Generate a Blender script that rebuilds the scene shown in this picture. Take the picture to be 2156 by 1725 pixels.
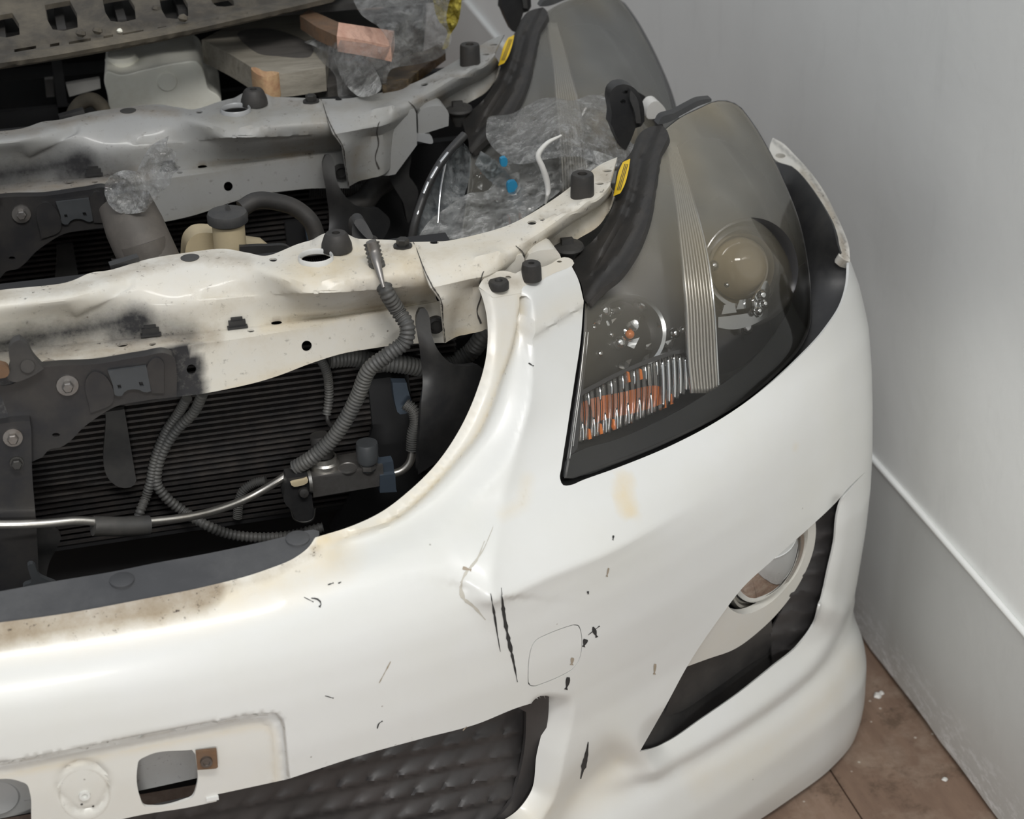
import bpy, bmesh, math, random
import numpy as np
from mathutils import Vector, Matrix, geometry, noise

# ------------------------------------------------------------------ scene, camera, light
for o in list(bpy.data.objects):
    bpy.data.objects.remove(o)
SC = bpy.context.scene
COL = SC.collection
VS = SC.view_settings
SC.display_settings.display_device = 'sRGB'
VS.view_transform = 'Standard'; VS.look = 'None'; VS.gamma = 1.0; VS.use_curve_mapping = False
VS.exposure = 0.0
random.seed(4)

FPX = 3916.0
CAMP = np.array([.0459, -1.3175, 1.4557])
RM = np.array([[.9662, -.2576, -.0130], [-.1335, -.4561, -.8799], [.2207, .8518, -.4751]])
_u, _s, _v = np.linalg.svd(RM); RM = _u @ _v          # rows: camera right, down, forward in world axes

cam = bpy.data.cameras.new('camera'); cam_ob = bpy.data.objects.new('camera', cam); COL.objects.link(cam_ob)
cam.sensor_fit = 'HORIZONTAL'; cam.sensor_width = 36.0; cam.lens = 36.0 * FPX / 2156.0
m = Matrix.Identity(4)
for i in range(3):
    m[i][0] = RM[0, i]; m[i][1] = -RM[1, i]; m[i][2] = -RM[2, i]; m[i][3] = CAMP[i]
cam_ob.matrix_world = m
cam.clip_start = .05
cam.dof.use_dof = True; cam.dof.focus_distance = 1.85; cam.dof.aperture_fstop = 7.0
SC.camera = cam_ob

world = bpy.data.worlds.new('room_light'); SC.world = world; world.use_nodes = True
_wn, _wl = world.node_tree.nodes, world.node_tree.links      # soft daylight of the workshop: brighter overhead, dim low down
_bg = _wn['Background']; _tc = _wn.new('ShaderNodeTexCoord'); _sx = _wn.new('ShaderNodeSeparateXYZ'); _wl.new(_tc.outputs['Generated'], _sx.inputs[0])
_rp = _wn.new('ShaderNodeValToRGB'); _wl.new(_sx.outputs[2], _rp.inputs[0]); _rp.color_ramp.elements[0].position = 0.0; _rp.color_ramp.elements[0].color = (.40, .42, .44, 1)
_rp.color_ramp.elements[1].position = .75; _rp.color_ramp.elements[1].color = (.86, .90, .96, 1)
_e = _rp.color_ramp.elements.new(.25); _e.color = (.66, .69, .72, 1)
_wl.new(_rp.outputs[0], _bg.inputs[0]); _bg.inputs[1].default_value = .72

def area(name, loc, target, sx, sy, power, col=(1, .98, .95)):
    l = bpy.data.lights.new(name, 'AREA'); l.shape = 'RECTANGLE'; l.size = sx; l.size_y = sy
    l.energy = power; l.color = col
    o = bpy.data.objects.new(name, l); COL.objects.link(o); o.location = loc
    o.rotation_euler = (Vector(target) - Vector(loc)).to_track_quat('-Z', 'Y').to_euler()
    return o
area('ceiling_lamp_light', (.20, -1.30, 2.75), (.45, .3, .5), 1.3, .30, 38)
area('front_fill_light', (-.35, -3.05, 1.32), (.8, .4, .45), .8, .07, 42, (1, .99, .96))      # unseen fill light added low behind the camera to brighten wall and bumper

# ------------------------------------------------------------------ tracing helpers
def ray(x, y):
    return RM.T @ np.array([(x - 1078) / FPX, (y - 862.5) / FPX, 1.0])
def at(x, y, ax, val):                     # point seen at photo pixel x, y that lies at X, Y or Z = val
    r = ray(x, y)
    if ax == 'D': return CAMP + r * val    # by distance along the view axis
    i = 'XYZ'.index(ax)
    return CAMP + r * (val - CAMP[i]) / r[i]
def proj(p):
    q = (np.asarray(p, float) - CAMP) @ RM.T
    return np.stack([1078 + FPX * q[..., 0] / q[..., 2], 862.5 + FPX * q[..., 1] / q[..., 2]], -1)
def depth(p):
    return float((np.asarray(p) - CAMP) @ RM[2])
def spec(s):                               # (px, py, 'Y', .3) -> world point
    return at(*s)

def spline(pts, n, closed=False):
    P = np.array(pts, float)
    if closed: P = np.vstack([P, P[:1]])
    d = np.r_[0, np.cumsum(np.linalg.norm(np.diff(P, axis=0), axis=1) + 1e-9)]
    if closed:
        m_ = np.empty_like(P)
        for i in range(len(P)):
            a = (i - 1) % (len(P) - 1); b = (i + 1) % (len(P) - 1)
            da = d[a + 1] - d[a]; db = d[(i % (len(P) - 1)) + 1] - d[i % (len(P) - 1)]
            m_[i] = (P[b] - P[a]) / (da + db)
    else:
        m_ = np.gradient(P, d, axis=0) if len(P) > 2 else np.repeat((P[1:] - P[:1]) / d[-1], 2, 0)
    t = np.linspace(0, d[-1], n, endpoint=not closed)
    i = np.clip(np.searchsorted(d, t, side='right') - 1, 0, len(d) - 2)
    h = (d[i + 1] - d[i])[:, None]; s = (t - d[i])[:, None] / h
    return (2*s**3-3*s*s+1)*P[i] + (s**3-2*s*s+s)*h*m_[i] + (-2*s**3+3*s*s)*P[i+1] + (s**3-s*s)*h*m_[i+1]

def mixed(pts, step=9):
    """closed outline: entries (x,y) smooth, (x,y,1) sharp corner"""
    n = len(pts); cor = [i for i, p in enumerate(pts) if len(p) > 2 and p[2]]
    if not cor:
        P = [p[:2] for p in pts]
        L = sum(math.dist(P[i], P[(i+1) % n]) for i in range(n))
        return spline(P, max(8, int(L / step)), True)
    out = []
    for a, b in zip(cor, cor[1:] + [cor[0] + n]):
        seg = [pts[k % n][:2] for k in range(a, b + 1)]
        L = sum(math.dist(seg[i], seg[i+1]) for i in range(len(seg)-1))
        out.append(spline(seg, max(2, int(L / step) + 1))[:-1])
    return np.vstack(out)

def sstep(a, b, x):
    t = np.clip((np.asarray(x, float) - a) / (b - a), 0, 1); return t * t * (3 - 2 * t)
def segdist(p, line):
    """distance of points p (n,2) to polyline; also fraction along it and signed side"""
    p = np.atleast_2d(p); L = np.array(line, float); seg = np.linalg.norm(np.diff(L, axis=0), axis=1)
    cum = np.r_[0, np.cumsum(seg)]; best = np.full(len(p), 1e9); fr = np.zeros(len(p)); sg = np.zeros(len(p))
    for i in range(len(L) - 1):
        d = L[i+1] - L[i]; w = p - L[i]; t = np.clip((w @ d) / (d @ d), 0, 1)
        v = w - t[:, None] * d; r = np.linalg.norm(v, axis=1); c = d[0]*w[:, 1] - d[1]*w[:, 0]
        k = r < best; best[k] = r[k]; fr[k] = ((cum[i] + t * seg[i]) / cum[-1])[k]; sg[k] = np.sign(c)[k]
    return best, fr, sg

def inside(p, poly):
    p = np.atleast_2d(p); poly = np.asarray(poly); r = np.zeros(len(p), bool); j = len(poly) - 1
    for i in range(len(poly)):
        a, b = poly[i], poly[j]
        c = ((a[1] > p[:, 1]) != (b[1] > p[:, 1]))
        with np.errstate(divide='ignore', invalid='ignore'):
            x = (b[0]-a[0]) * (p[:, 1]-a[1]) / (b[1]-a[1]) + a[0]
        r ^= c & (p[:, 0] < x); j = i
    return r

# ------------------------------------------------------------------ surfaces
class Surf:
    """surface P(u,v); subclass gives ev(U,V)->(n,3). dom=(u0,u1,v0,v1). thick side = back(normal)"""
    def prep(self, nu=150, nv=110):
        u0, u1, v0, v1 = self.dom
        self.gu, self.gv = np.meshgrid(np.linspace(u0, u1, nu), np.linspace(v0, v1, nv))
        self.gp = proj(self.ev(self.gu.ravel(), self.gv.ravel()))
        W = self.ev(self.gu.ravel(), self.gv.ravel())
        self.gd = np.linalg.norm(W - CAMP, axis=1)
    def inv(self, px):
        """parameter of the nearest surface point seen at each photo pixel"""
        px = np.atleast_2d(np.asarray(px, float)[..., :2])
        gu = self.gu.ravel(); gv = self.gv.ravel(); u0, u1, v0, v1 = self.dom
        eu = (u1-u0)*1e-4; evv = (v1-v0)*1e-4; Q = np.zeros((len(px), 2))
        for a, p in enumerate(px):
            d = ((self.gp - p)**2).sum(1); near = np.where(d < d.min() + 500)[0]
            i = int(near[(np.sqrt(d[near]) * .004 + self.gd[near]).argmin()]); Q[a] = gu[i], gv[i]
        best = Q.copy(); be = np.full(len(px), 1e9); mx = np.array([(u1-u0), (v1-v0)]) * .03; n = len(px)
        for _ in range(9):
            U = np.r_[Q[:, 0], Q[:, 0]+eu, Q[:, 0]]; W_ = np.r_[Q[:, 1], Q[:, 1], Q[:, 1]+evv]
            W = proj(self.ev(U, W_)); W0 = W[:n]; e = np.linalg.norm(p_ := (px - W0), axis=1)
            k = e < be; best[k] = Q[k]; be[k] = e[k]
            ju = (W[n:2*n]-W0)/eu; jv = (W[2*n:]-W0)/evv; det = ju[:, 0]*jv[:, 1] - ju[:, 1]*jv[:, 0]
            det = np.where(np.abs(det) < 1e-6, 1e-6, det)
            s = np.stack([(p_[:, 0]*jv[:, 1]-p_[:, 1]*jv[:, 0])/det, (ju[:, 0]*p_[:, 1]-ju[:, 1]*p_[:, 0])/det], 1)
            Q = Q + np.clip(s, -mx, mx)
        return best
    def on(self, px, lift=0.0):
        q = self.inv(px); P = self.ev(q[:, 0], q[:, 1])
        return P + self.nrm(q[:, 0], q[:, 1]) * lift if lift else P
    def nrm(self, u, v):
        u0, u1, v0, v1 = self.dom; e = (u1-u0)*1e-3; f = (v1-v0)*1e-3
        a = self.ev(u+e, v) - self.ev(u-e, v); b = self.ev(u, v+f) - self.ev(u, v-f)
        n = np.cross(a, b); n /= np.linalg.norm(n, axis=1)[:, None] + 1e-12
        P = self.ev(u, v); s = np.sign(((CAMP - P) * n).sum(1)); s[s == 0] = 1
        return n * (s[:, None] if self.dom_flip else 1)
    dom_flip = True

class PixSurf(Surf):
    """smooth sheet through control points [(px,py,axis,val)], inverse depth thin-plate spline"""
    def __init__(self, ctl, disp=None, lam=0.0):
        c = np.array([k[:2] for k in ctl], float) / 500.0
        z = np.array([1.0 / depth(at(*k)) for k in ctl]); n = len(c)
        r = np.linalg.norm(c[:, None] - c[None], axis=2)
        K = np.where(r > 0, r*r*np.log(r + 1e-12), 0) + lam*np.eye(n)
        Pm = np.c_[np.ones(n), c]; A = np.zeros((n+3, n+3)); A[:n, :n] = K; A[:n, n:] = Pm; A[n:, :n] = Pm.T
        self.w = np.linalg.solve(A, np.r_[z, 0, 0, 0]); self.c = c; self.disp = disp
    def inv(self, px): return np.atleast_2d(np.asarray(px, float)[..., :2])
    def ev(self, u, v, off=0.0):
        q = np.stack([u, v], -1) / 500.0; r = np.linalg.norm(q[:, None] - self.c[None], axis=2)
        K = np.where(r > 0, r*r*np.log(r + 1e-12), 0)
        iz = K @ self.w[:-3] + self.w[-3] + q @ self.w[-2:]
        d = 1.0 / iz
        if self.disp is not None: d = d + self.disp(u, v)
        d = d + off
        rr = np.stack([(u - 1078) / FPX, (v - 862.5) / FPX, np.ones_like(u)], -1) @ RM
        return CAMP + rr * d[:, None]
    dom = (0, 2156, 0, 1725)
    def on(self, px, lift=0.0, off=0.0):
        q = self.inv(px); return self.ev(q[:, 0], q[:, 1], off - lift)

class Loft(Surf):
    """rails: list of rails, each a list of (px,py,axis,val) with the same number of stations"""
    def __init__(self, rails, smooth=(), nst=None, disp=None):
        R = [np.array([spec(s) for s in r]) for r in rails]
        n = nst or 120; self.R = []
        S = np.linspace(0, 1, n)
        for r in R:
            k = len(r); t = np.linspace(0, 1, k); m_ = np.gradient(r, t, axis=0)
            i = np.clip((S*(k-1)).astype(int), 0, k-2); h = 1/(k-1); s = ((S - t[i])/h)[:, None]
            self.R.append((2*s**3-3*s*s+1)*r[i] + (s**3-2*s*s+s)*h*m_[i] + (-2*s**3+3*s*s)*r[i+1] + (s**3-s*s)*h*m_[i+1])
        self.R = np.array(self.R); self.smooth = smooth; self.n = n; self.dom = (0., 1., 0., len(rails)-1.0); self.disp = disp
        self.prep(260, max(24, 14*(len(rails)-1)))
    def rail(self, j, u):
        x = np.clip(u, 0, 1) * (self.n-1); i = np.clip(x.astype(int), 0, self.n-2); f = (x - i)[:, None]
        return self.R[j, i]*(1-f) + self.R[j, i+1]*f
    def ev(self, u, v):
        u = np.asarray(u, float); v = np.asarray(v, float); out = np.zeros((len(u), 3)); m_ = len(self.R)
        j = np.clip(np.floor(v).astype(int), 0, m_-2)
        for k in range(m_-1):
            s = j == k
            if not s.any(): continue
            t = (v[s]-k)[:, None]; a = self.rail(k, u[s]); b = self.rail(k+1, u[s])
            if self.smooth:
                ta = (b - self.rail(max(k-1, 0), u[s])) * (.5 if k > 0 else 1) * (1.0 if k in self.smooth else 0) if k in self.smooth else (b-a)
                tb = (self.rail(min(k+2, m_-1), u[s]) - a) * (.5 if k < m_-2 else 1) if (k+1) in self.smooth else (b-a)
                out[s] = (2*t**3-3*t*t+1)*a + (t**3-2*t*t+t)*ta + (-2*t**3+3*t*t)*b + (t**3-t*t)*tb
            else:
                out[s] = a*(1-t) + b*t
        if self.disp is not None: out = out + self.disp(u, v, out)
        return out

# ------------------------------------------------------------------ meshes and objects
def link(name, me, mat, parent=None):
    o = bpy.data.objects.new(name, me); COL.objects.link(o)
    if mat is not None:
        if isinstance(mat, (list, tuple)):
            for k in mat: me.materials.append(k)
        else: me.materials.append(mat)
    if parent is not None: o.parent = parent
    return o
def thing(name, label, cat, loc=(0, 0, 0), group=None):
    o = bpy.data.objects.new(name, None); COL.objects.link(o); o.location = loc
    o.empty_display_size = .05; o['label'] = label; o['category'] = cat
    if group: o['group'] = group
    return o
def tag(o, label, cat, group=None):
    o['label'] = label; o['category'] = cat
    if group: o['group'] = group
    return o
def struct(o): o['kind'] = 'structure'; return o

def mesh_of(V, Fs, sharp=40, smooth=True):
    me = bpy.data.meshes.new('m'); me.from_pydata([tuple(map(float, v)) for v in V], [], Fs); me.update()
    if smooth:
        for p in me.polygons: p.use_smooth = True
        if sharp: me.set_sharp_from_angle(angle=math.radians(sharp))
    return me
def put(name, V, Fs, mat, parent=None, thick=0, sharp=40, smooth=True, off=-1):
    """thing-relative placement: parents sit at their own location, so shift the vertices"""
    V = np.array(V, float)
    if parent is not None:
        w = Vector((0, 0, 0)); p = parent
        while p is not None: w = w + p.location; p = p.parent
        V = V - np.array(w)
    o = link(name, mesh_of(V, Fs, sharp, smooth), mat, parent)
    if thick:
        me = o.data; c = np.zeros(len(me.edges), int)      # rim edges stay crisp
        le = np.empty(len(me.loops), int); me.loops.foreach_get('edge_index', le); np.add.at(c, le, 1)
        at_ = me.attributes.get('sharp_edge') or me.attributes.new('sharp_edge', 'BOOLEAN', 'EDGE')
        sh = np.zeros(len(me.edges), bool); at_.data.foreach_get('value', sh); sh |= c == 1; at_.data.foreach_set('value', sh)
        md = o.modifiers.new('thickness', 'SOLIDIFY'); md.thickness = thick; md.offset = off; md.use_even_offset = False
    return o

def cdt(outline, holes, step_u, step_v, lines=(), asp=1.0):
    """triangulate outline minus holes in parameter space; returns verts2d, faces"""
    pts = []; edges = []
    def add(poly, closed=True):
        b = len(pts); pts.extend([(p[0], p[1]*asp) for p in poly]); n = len(poly)
        for i in range(n if closed else n-1): edges.append((b+i, b+(i+1) % n))
    add(outline)
    for h in holes: add(h)
    for l in lines: add(l, False)
    O = np.array(outline); mn = O.min(0); mx = O.max(0)
    gx, gy = np.meshgrid(np.arange(mn[0], mx[0], step_u), np.arange(mn[1], mx[1], step_v))
    gx[1::2] += step_u / 2
    g = np.stack([gx.ravel(), gy.ravel()], 1)
    k = inside(g, O)
    for h in holes: k &= ~inside(g, h)
    g = g[k]
    allp = np.array(pts); keep = np.ones(len(g), bool)
    sc = np.array([step_u, step_v*asp])
    for s in range(0, len(allp), 400):
        d = np.abs((g[:, None]*[1, asp] - allp[None, s:s+400]) / sc); keep &= ~((d**2).sum(2).min(1) < .3)
    pts2 = [Vector(p) for p in pts] + [Vector((a, b*asp)) for a, b in g[keep]]
    V, E, F, *_ = geometry.delaunay_2d_cdt(pts2, edges, [], 0, 1e-7, False)
    V = np.array([(v.x, v.y/asp) for v in V]); F = [tuple(f) for f in F]
    c = np.array([V[list(f)].mean(0) for f in F]); k = inside(c, O)
    for h in holes: k &= ~inside(c, np.array(h))
    F = [f for f, q in zip(F, k) if q]
    return V, F

def compact(V, F):
    used = sorted({i for f in F for i in f}); mp = {a: b for b, a in enumerate(used)}
    return V[used], [tuple(mp[i] for i in f) for f in F]

def patch(name, surf, outline, holes, mat, parent=None, step=10, thick=.002, lift=0.0, lines=(), grime=None, uvdom=False, sharp=40, extra=None, off=-1):
    """trimmed piece of a surface; outline and holes are traced in photo pixels (or in uv when uvdom)"""
    O = mixed(outline, step) if not uvdom else np.array(outline)
    H = [mixed(h, step*.6) for h in holes]
    if isinstance(surf, PixSurf):
        V, F = cdt(O, H, step, step*.87, [spline(l, max(2, int(sum(math.dist(l[i], l[i+1]) for i in range(len(l)-1))/step))) for l in lines])
    else:
        Ou = surf.inv(O) if not uvdom else O
        Hu = [surf.inv(h) for h in H]
        u0, u1, v0, v1 = surf.dom
        L = []
        for l in lines:
            if isinstance(l, (int, float)): 
                L.append([(u, float(l)) for u in np.linspace(Ou[:, 0].min(), Ou[:, 0].max(), 200)])
            else: L.append(surf.inv(spline(l, max(40, len(l)))))
        su, sv = surf.steps(step) 
        V, F = cdt(Ou, Hu, su, sv, L, asp=su/sv)
    V, F = compact(V, F)
    P = surf.ev(V[:, 0], V[:, 1])
    if lift: P = P + surf.nrm(V[:, 0], V[:, 1]) * lift
    pix = proj(P)
    if extra is not None: P = extra(P, pix, V)
    # orient faces towards the camera
    a2, b2, c2 = (V[[f[i] for f in F]] for i in range(3))       # same winding everywhere in parameter space
    w = (b2[:, 0]-a2[:, 0])*(c2[:, 1]-a2[:, 1]) - (b2[:, 1]-a2[:, 1])*(c2[:, 0]-a2[:, 0])
    F = [f if q > 0 else f[::-1] for f, q in zip(F, w)]
    a = P[[f[0] for f in F]]; b = P[[f[1] for f in F]]; c = P[[f[2] for f in F]]
    n = np.cross(b-a, c-a); s = (n * surf.facing(a)).sum(1)
    F2 = F if np.sign(s).sum() > 0 else [f[::-1] for f in F]
    o = put(name, P, F2, mat, parent, thick, sharp, off=off)
    if grime is not None:
        g = grime(pix); at_ = o.data.color_attributes.new('grime', 'FLOAT_COLOR', 'POINT')
        buf = np.ones((len(P), 4), np.float32); buf[:, :3] = np.clip(g, 0, 1); at_.data.foreach_set('color', buf.ravel())
    return o
def _fac(self, a): return CAMP - a
Surf.facing = _fac
def _steps(self, step):
    u0, u1, v0, v1 = self.dom; nu = self.gu.shape[1]; nv = self.gu.shape[0]
    G = self.gp.reshape(nv, nu, 2)
    du = np.median(np.linalg.norm(np.diff(G, axis=1), axis=2)) / ((u1-u0)/(nu-1))
    dv = np.median(np.linalg.norm(np.diff(G, axis=0), axis=2)) / ((v1-v0)/(nv-1))
    return step/du, step/dv
Surf.steps = _steps

def tube_vf(P, R, n=12, caps=True, rib=None):
    """P (k,3), R radius scalar/array"""
    P = np.array(P, float); k = len(P); R = np.full(k, R) if np.isscalar(R) else np.array(R, float)
    T = np.gradient(P, axis=0); T /= np.linalg.norm(T, axis=1)[:, None] + 1e-12
    a = np.cross(T[0], [0.1, .2, 1.0]); a /= np.linalg.norm(a); V = []; F = []
    for i in range(k):
        a = a - T[i]*(a @ T[i]); a /= np.linalg.norm(a); b = np.cross(T[i], a)
        for j in range(n):
            t = 2*math.pi*j/n; V.append(P[i] + R[i]*(a*math.cos(t) + b*math.sin(t)))
    for i in range(k-1):
        for j in range(n):
            F.append((i*n+j, i*n+(j+1) % n, (i+1)*n+(j+1) % n, (i+1)*n+j))
    if caps: F.append(tuple(range(n))[::-1]); F.append(tuple((k-1)*n+j for j in range(n)))
    return V, F
def tube(name, pts, R, mat, parent=None, n=12, k=60, ribs=0, amp=.12):
    """pts: list of (px,py,axis,val) or xyz; smooth tube; ribs = convoluted loom with that many rings"""
    W = np.array([spec(p) if len(p) == 4 else p for p in pts], float)
    if ribs:
        k = ribs*4+1; P = spline(W, k); ph = np.arange(k) % 4
        r = np.where((ph == 0) | (ph == 1), 1.0, 1-amp*1.6); RR = R*r
    else:
        P = spline(W, k); RR = np.full(k, R) if np.isscalar(R) else np.interp(np.linspace(0, 1, k), np.linspace(0, 1, len(R)), R)
    V, F = tube_vf(P, RR, n)
    return put(name, V, F, mat, parent, sharp=50)
def lathe_vf(prof, origin, axis=(0, 0, 1), n=32, cap=True):
    """prof: [(r,h)] along axis"""
    ax = np.array(axis, float); ax /= np.linalg.norm(ax); a = np.cross(ax, [.3, .9, .1] if abs(ax[2]) > .5 else [0, 0, 1.]); a /= np.linalg.norm(a); b = np.cross(ax, a)
    V = []; F = []
    for r, h in prof:
        for j in range(n):
            t = 2*math.pi*j/n; V.append(np.array(origin) + ax*h + r*(a*math.cos(t)+b*math.sin(t)))
    for i in range(len(prof)-1):
        for j in range(n): F.append((i*n+j, i*n+(j+1) % n, (i+1)*n+(j+1) % n, (i+1)*n+j))
    if cap: F.append(tuple(range(n))[::-1]); F.append(tuple((len(prof)-1)*n+j for j in range(n)))
    return V, F
def lathe(name, prof, origin, axis, mat, parent=None, n=32, sharp=35, cap=True):
    V, F = lathe_vf(prof, origin, axis, n, cap); return put(name, V, F, mat, parent, sharp=sharp)
def merge(*vf):
    V = []; F = []
    for v, f in vf:
        b = len(V); V += list(v); F += [tuple(i+b for i in q) for q in f]
    return V, F
def box_vf(c, s, rot=None, bev=0.0):
    """box centre c, full size s, optional 3x3 axes rows; chamfered vertical edges when bev"""
    A = np.eye(3) if rot is None else np.array(rot, float); c = np.array(c, float); s = np.array(s, float)/2
    if bev:
        q = [(-s[0]+bev, -s[1]), (s[0]-bev, -s[1]), (s[0], -s[1]+bev), (s[0], s[1]-bev), (s[0]-bev, s[1]), (-s[0]+bev, s[1]), (-s[0], s[1]-bev), (-s[0], -s[1]+bev)]
    else: q = [(-s[0], -s[1]), (s[0], -s[1]), (s[0], s[1]), (-s[0], s[1])]
    n = len(q); V = [c + x*A[0] + y*A[1] + z*A[2] for z in (-s[2], s[2]) for x, y in q]
    F = [tuple(range(n))[::-1], tuple(range(n, 2*n))] + [(i, (i+1) % n, n+(i+1) % n, n+i) for i in range(n)]
    return V, F
def box(name, c, s, mat, parent=None, rot=None, bev=0.0):
    V, F = box_vf(c, s, rot, bev); return put(name, V, F, mat, parent, smooth=False)
def prism_px(name, outline, ax, val, dvec, mat, parent=None, step=10, holes=(), sharp=35, ctl=None):
    """solid plate: outline traced in the photo on the plane ax=val (or sheet through ctl), thickened along dvec"""
    O = mixed(outline, step)
    V, F = cdt(O, [mixed(h, step*.6) for h in holes], step*2.5, step*2.5)
    V, F = compact(V, F)
    if ctl: P = PixSurf(ctl).ev(V[:, 0], V[:, 1])
    else: P = np.array([at(x, y, ax, val) for x, y in V])
    a, b, c = (P[[f[i] for f in F]] for i in range(3)); s = (np.cross(b-a, c-a) * (CAMP-a)).sum(1)
    F = [f if q > 0 else f[::-1] for f, q in zip(F, s)]     # planar: every face looks the same way
    n = len(P); d = np.array(dvec, float)
    cnt = {}
    for f in F:
        for i in range(len(f)):
            e = (f[i], f[(i+1) % len(f)]); cnt[e] = cnt.get(e, 0) + 1
    S = [(a_, a_+n, b_+n, b_) for (a_, b_) in cnt if (b_, a_) not in cnt]
    return put(name, np.vstack([P, P+d]), F + [tuple(i+n for i in f[::-1]) for f in F] + S, mat, parent, sharp=sharp)
def strip(name, surf, line, w, mat, parent, lift=.0004, thick=0.0):
    """painted-on or scratched mark following a surface; w = pixel half widths along the line"""
    L = spline(line, max(6, int(sum(math.dist(line[i], line[i+1]) for i in range(len(line)-1))/6)))
    T = np.gradient(L, axis=0); T /= np.linalg.norm(T, axis=1)[:, None]; N = np.stack([-T[:, 1], T[:, 0]], 1)
    ww = np.interp(np.linspace(0, 1, len(L)), np.linspace(0, 1, len(w)), w)
    rr = np.random.RandomState(len(L)); ww = ww * (1 + .25*rr.randn(len(L)))
    A = surf.on(L + N*ww[:, None], lift); B = surf.on(L - N*ww[:, None], lift); n = len(L)
    V = np.vstack([A, B]); F = [(i, i+1, n+i+1, n+i) for i in range(n-1)]
    return put(name, V, F, mat, parent, sharp=0)
# ------------------------------------------------------------------ materials
def nt(name):
    m_ = bpy.data.materials.new(name); m_.use_nodes = True; t = m_.node_tree
    return m_, t.nodes, t.links, t.nodes['Principled BSDF']
def N(ns, typ, **kw):
    n = ns.new(typ)
    for k, v in kw.items():
        if k == 'op': n.operation = v
        elif k == 'i':
            for a, b in v.items(): n.inputs[a].default_value = b
        else: setattr(n, k, v)
    return n
def noise_n(ns, ls, scale, detail=4, rough=.6, coord='Object', sc=None):
    tc = ns.new('ShaderNodeTexCoord'); mp = ns.new('ShaderNodeMapping')
    ls.new(tc.outputs[coord], mp.inputs[0])
    if sc: mp.inputs['Scale'].default_value = sc
    n = N(ns, 'ShaderNodeTexNoise', i={'Scale': scale, 'Detail': detail, 'Roughness': rough}); ls.new(mp.outputs[0], n.inputs['Vector'])
    return n.outputs['Fac']
def ramp(ns, ls, fac, stops):
    r = ns.new('ShaderNodeValToRGB'); e = r.color_ramp.elements
    while len(e) < len(stops): e.new(.5)
    for k, (p, c) in zip(e, stops): k.position = p; k.color = (*c, 1) if len(c) == 3 else c
    ls.new(fac, r.inputs[0]); return r.outputs[0]
def mixc(ns, ls, fac, a, b, mode='MIX'):
    n = ns.new('ShaderNodeMix'); n.data_type = 'RGBA'; n.blend_type = mode
    for s, v in ((n.inputs[0], fac), (n.inputs[6], a), (n.inputs[7], b)):
        if isinstance(v, bpy.types.NodeSocket): ls.new(v, s)
        elif isinstance(v, (int, float)): s.default_value = v
        else: s.default_value = (*v, 1)
    return n.outputs[2]
def math_n(ns, ls, op, a, b=None, clamp=False):
    n = ns.new('ShaderNodeMath'); n.operation = op; n.use_clamp = clamp
    for s, v in ((n.inputs[0], a), (n.inputs[1], b)):
        if v is None: continue
        if isinstance(v, bpy.types.NodeSocket): ls.new(v, s)
        else: s.default_value = v
    return n.outputs[0]
def bump(ns, ls, h, strength, dist, bsdf):
    b = N(ns, 'ShaderNodeBump', i={'Strength': strength, 'Distance': dist}); ls.new(h, b.inputs['Height']); ls.new(b.outputs[0], bsdf.inputs['Normal']); return b
def plain(name, col, rough=.5, metal=0.0, coat=0.0, var=.15, scale=30, bumpd=0.0, dust=None, dustamt=.3):
    m_, ns, ls, b = nt(name)
    f = noise_n(ns, ls, scale)
    c = mixc(ns, ls, f, tuple(x*(1-var) for x in col), tuple(min(1, x*(1+var)) for x in col))
    if dust:
        g = noise_n(ns, ls, scale*.4, 8, .75); g2 = ramp(ns, ls, g, [(.42, (0, 0, 0)), (.72, (dustamt,)*3)])
        c = mixc(ns, ls, g2, c, dust)
    ls.new(c, b.inputs['Base Color']); b.inputs['Roughness'].default_value = rough; b.inputs['Metallic'].default_value = metal
    b.inputs['Coat Weight'].default_value = coat
    if bumpd: bump(ns, ls, noise_n(ns, ls, scale*3, 3), .5, bumpd, b)
    return m_

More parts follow.
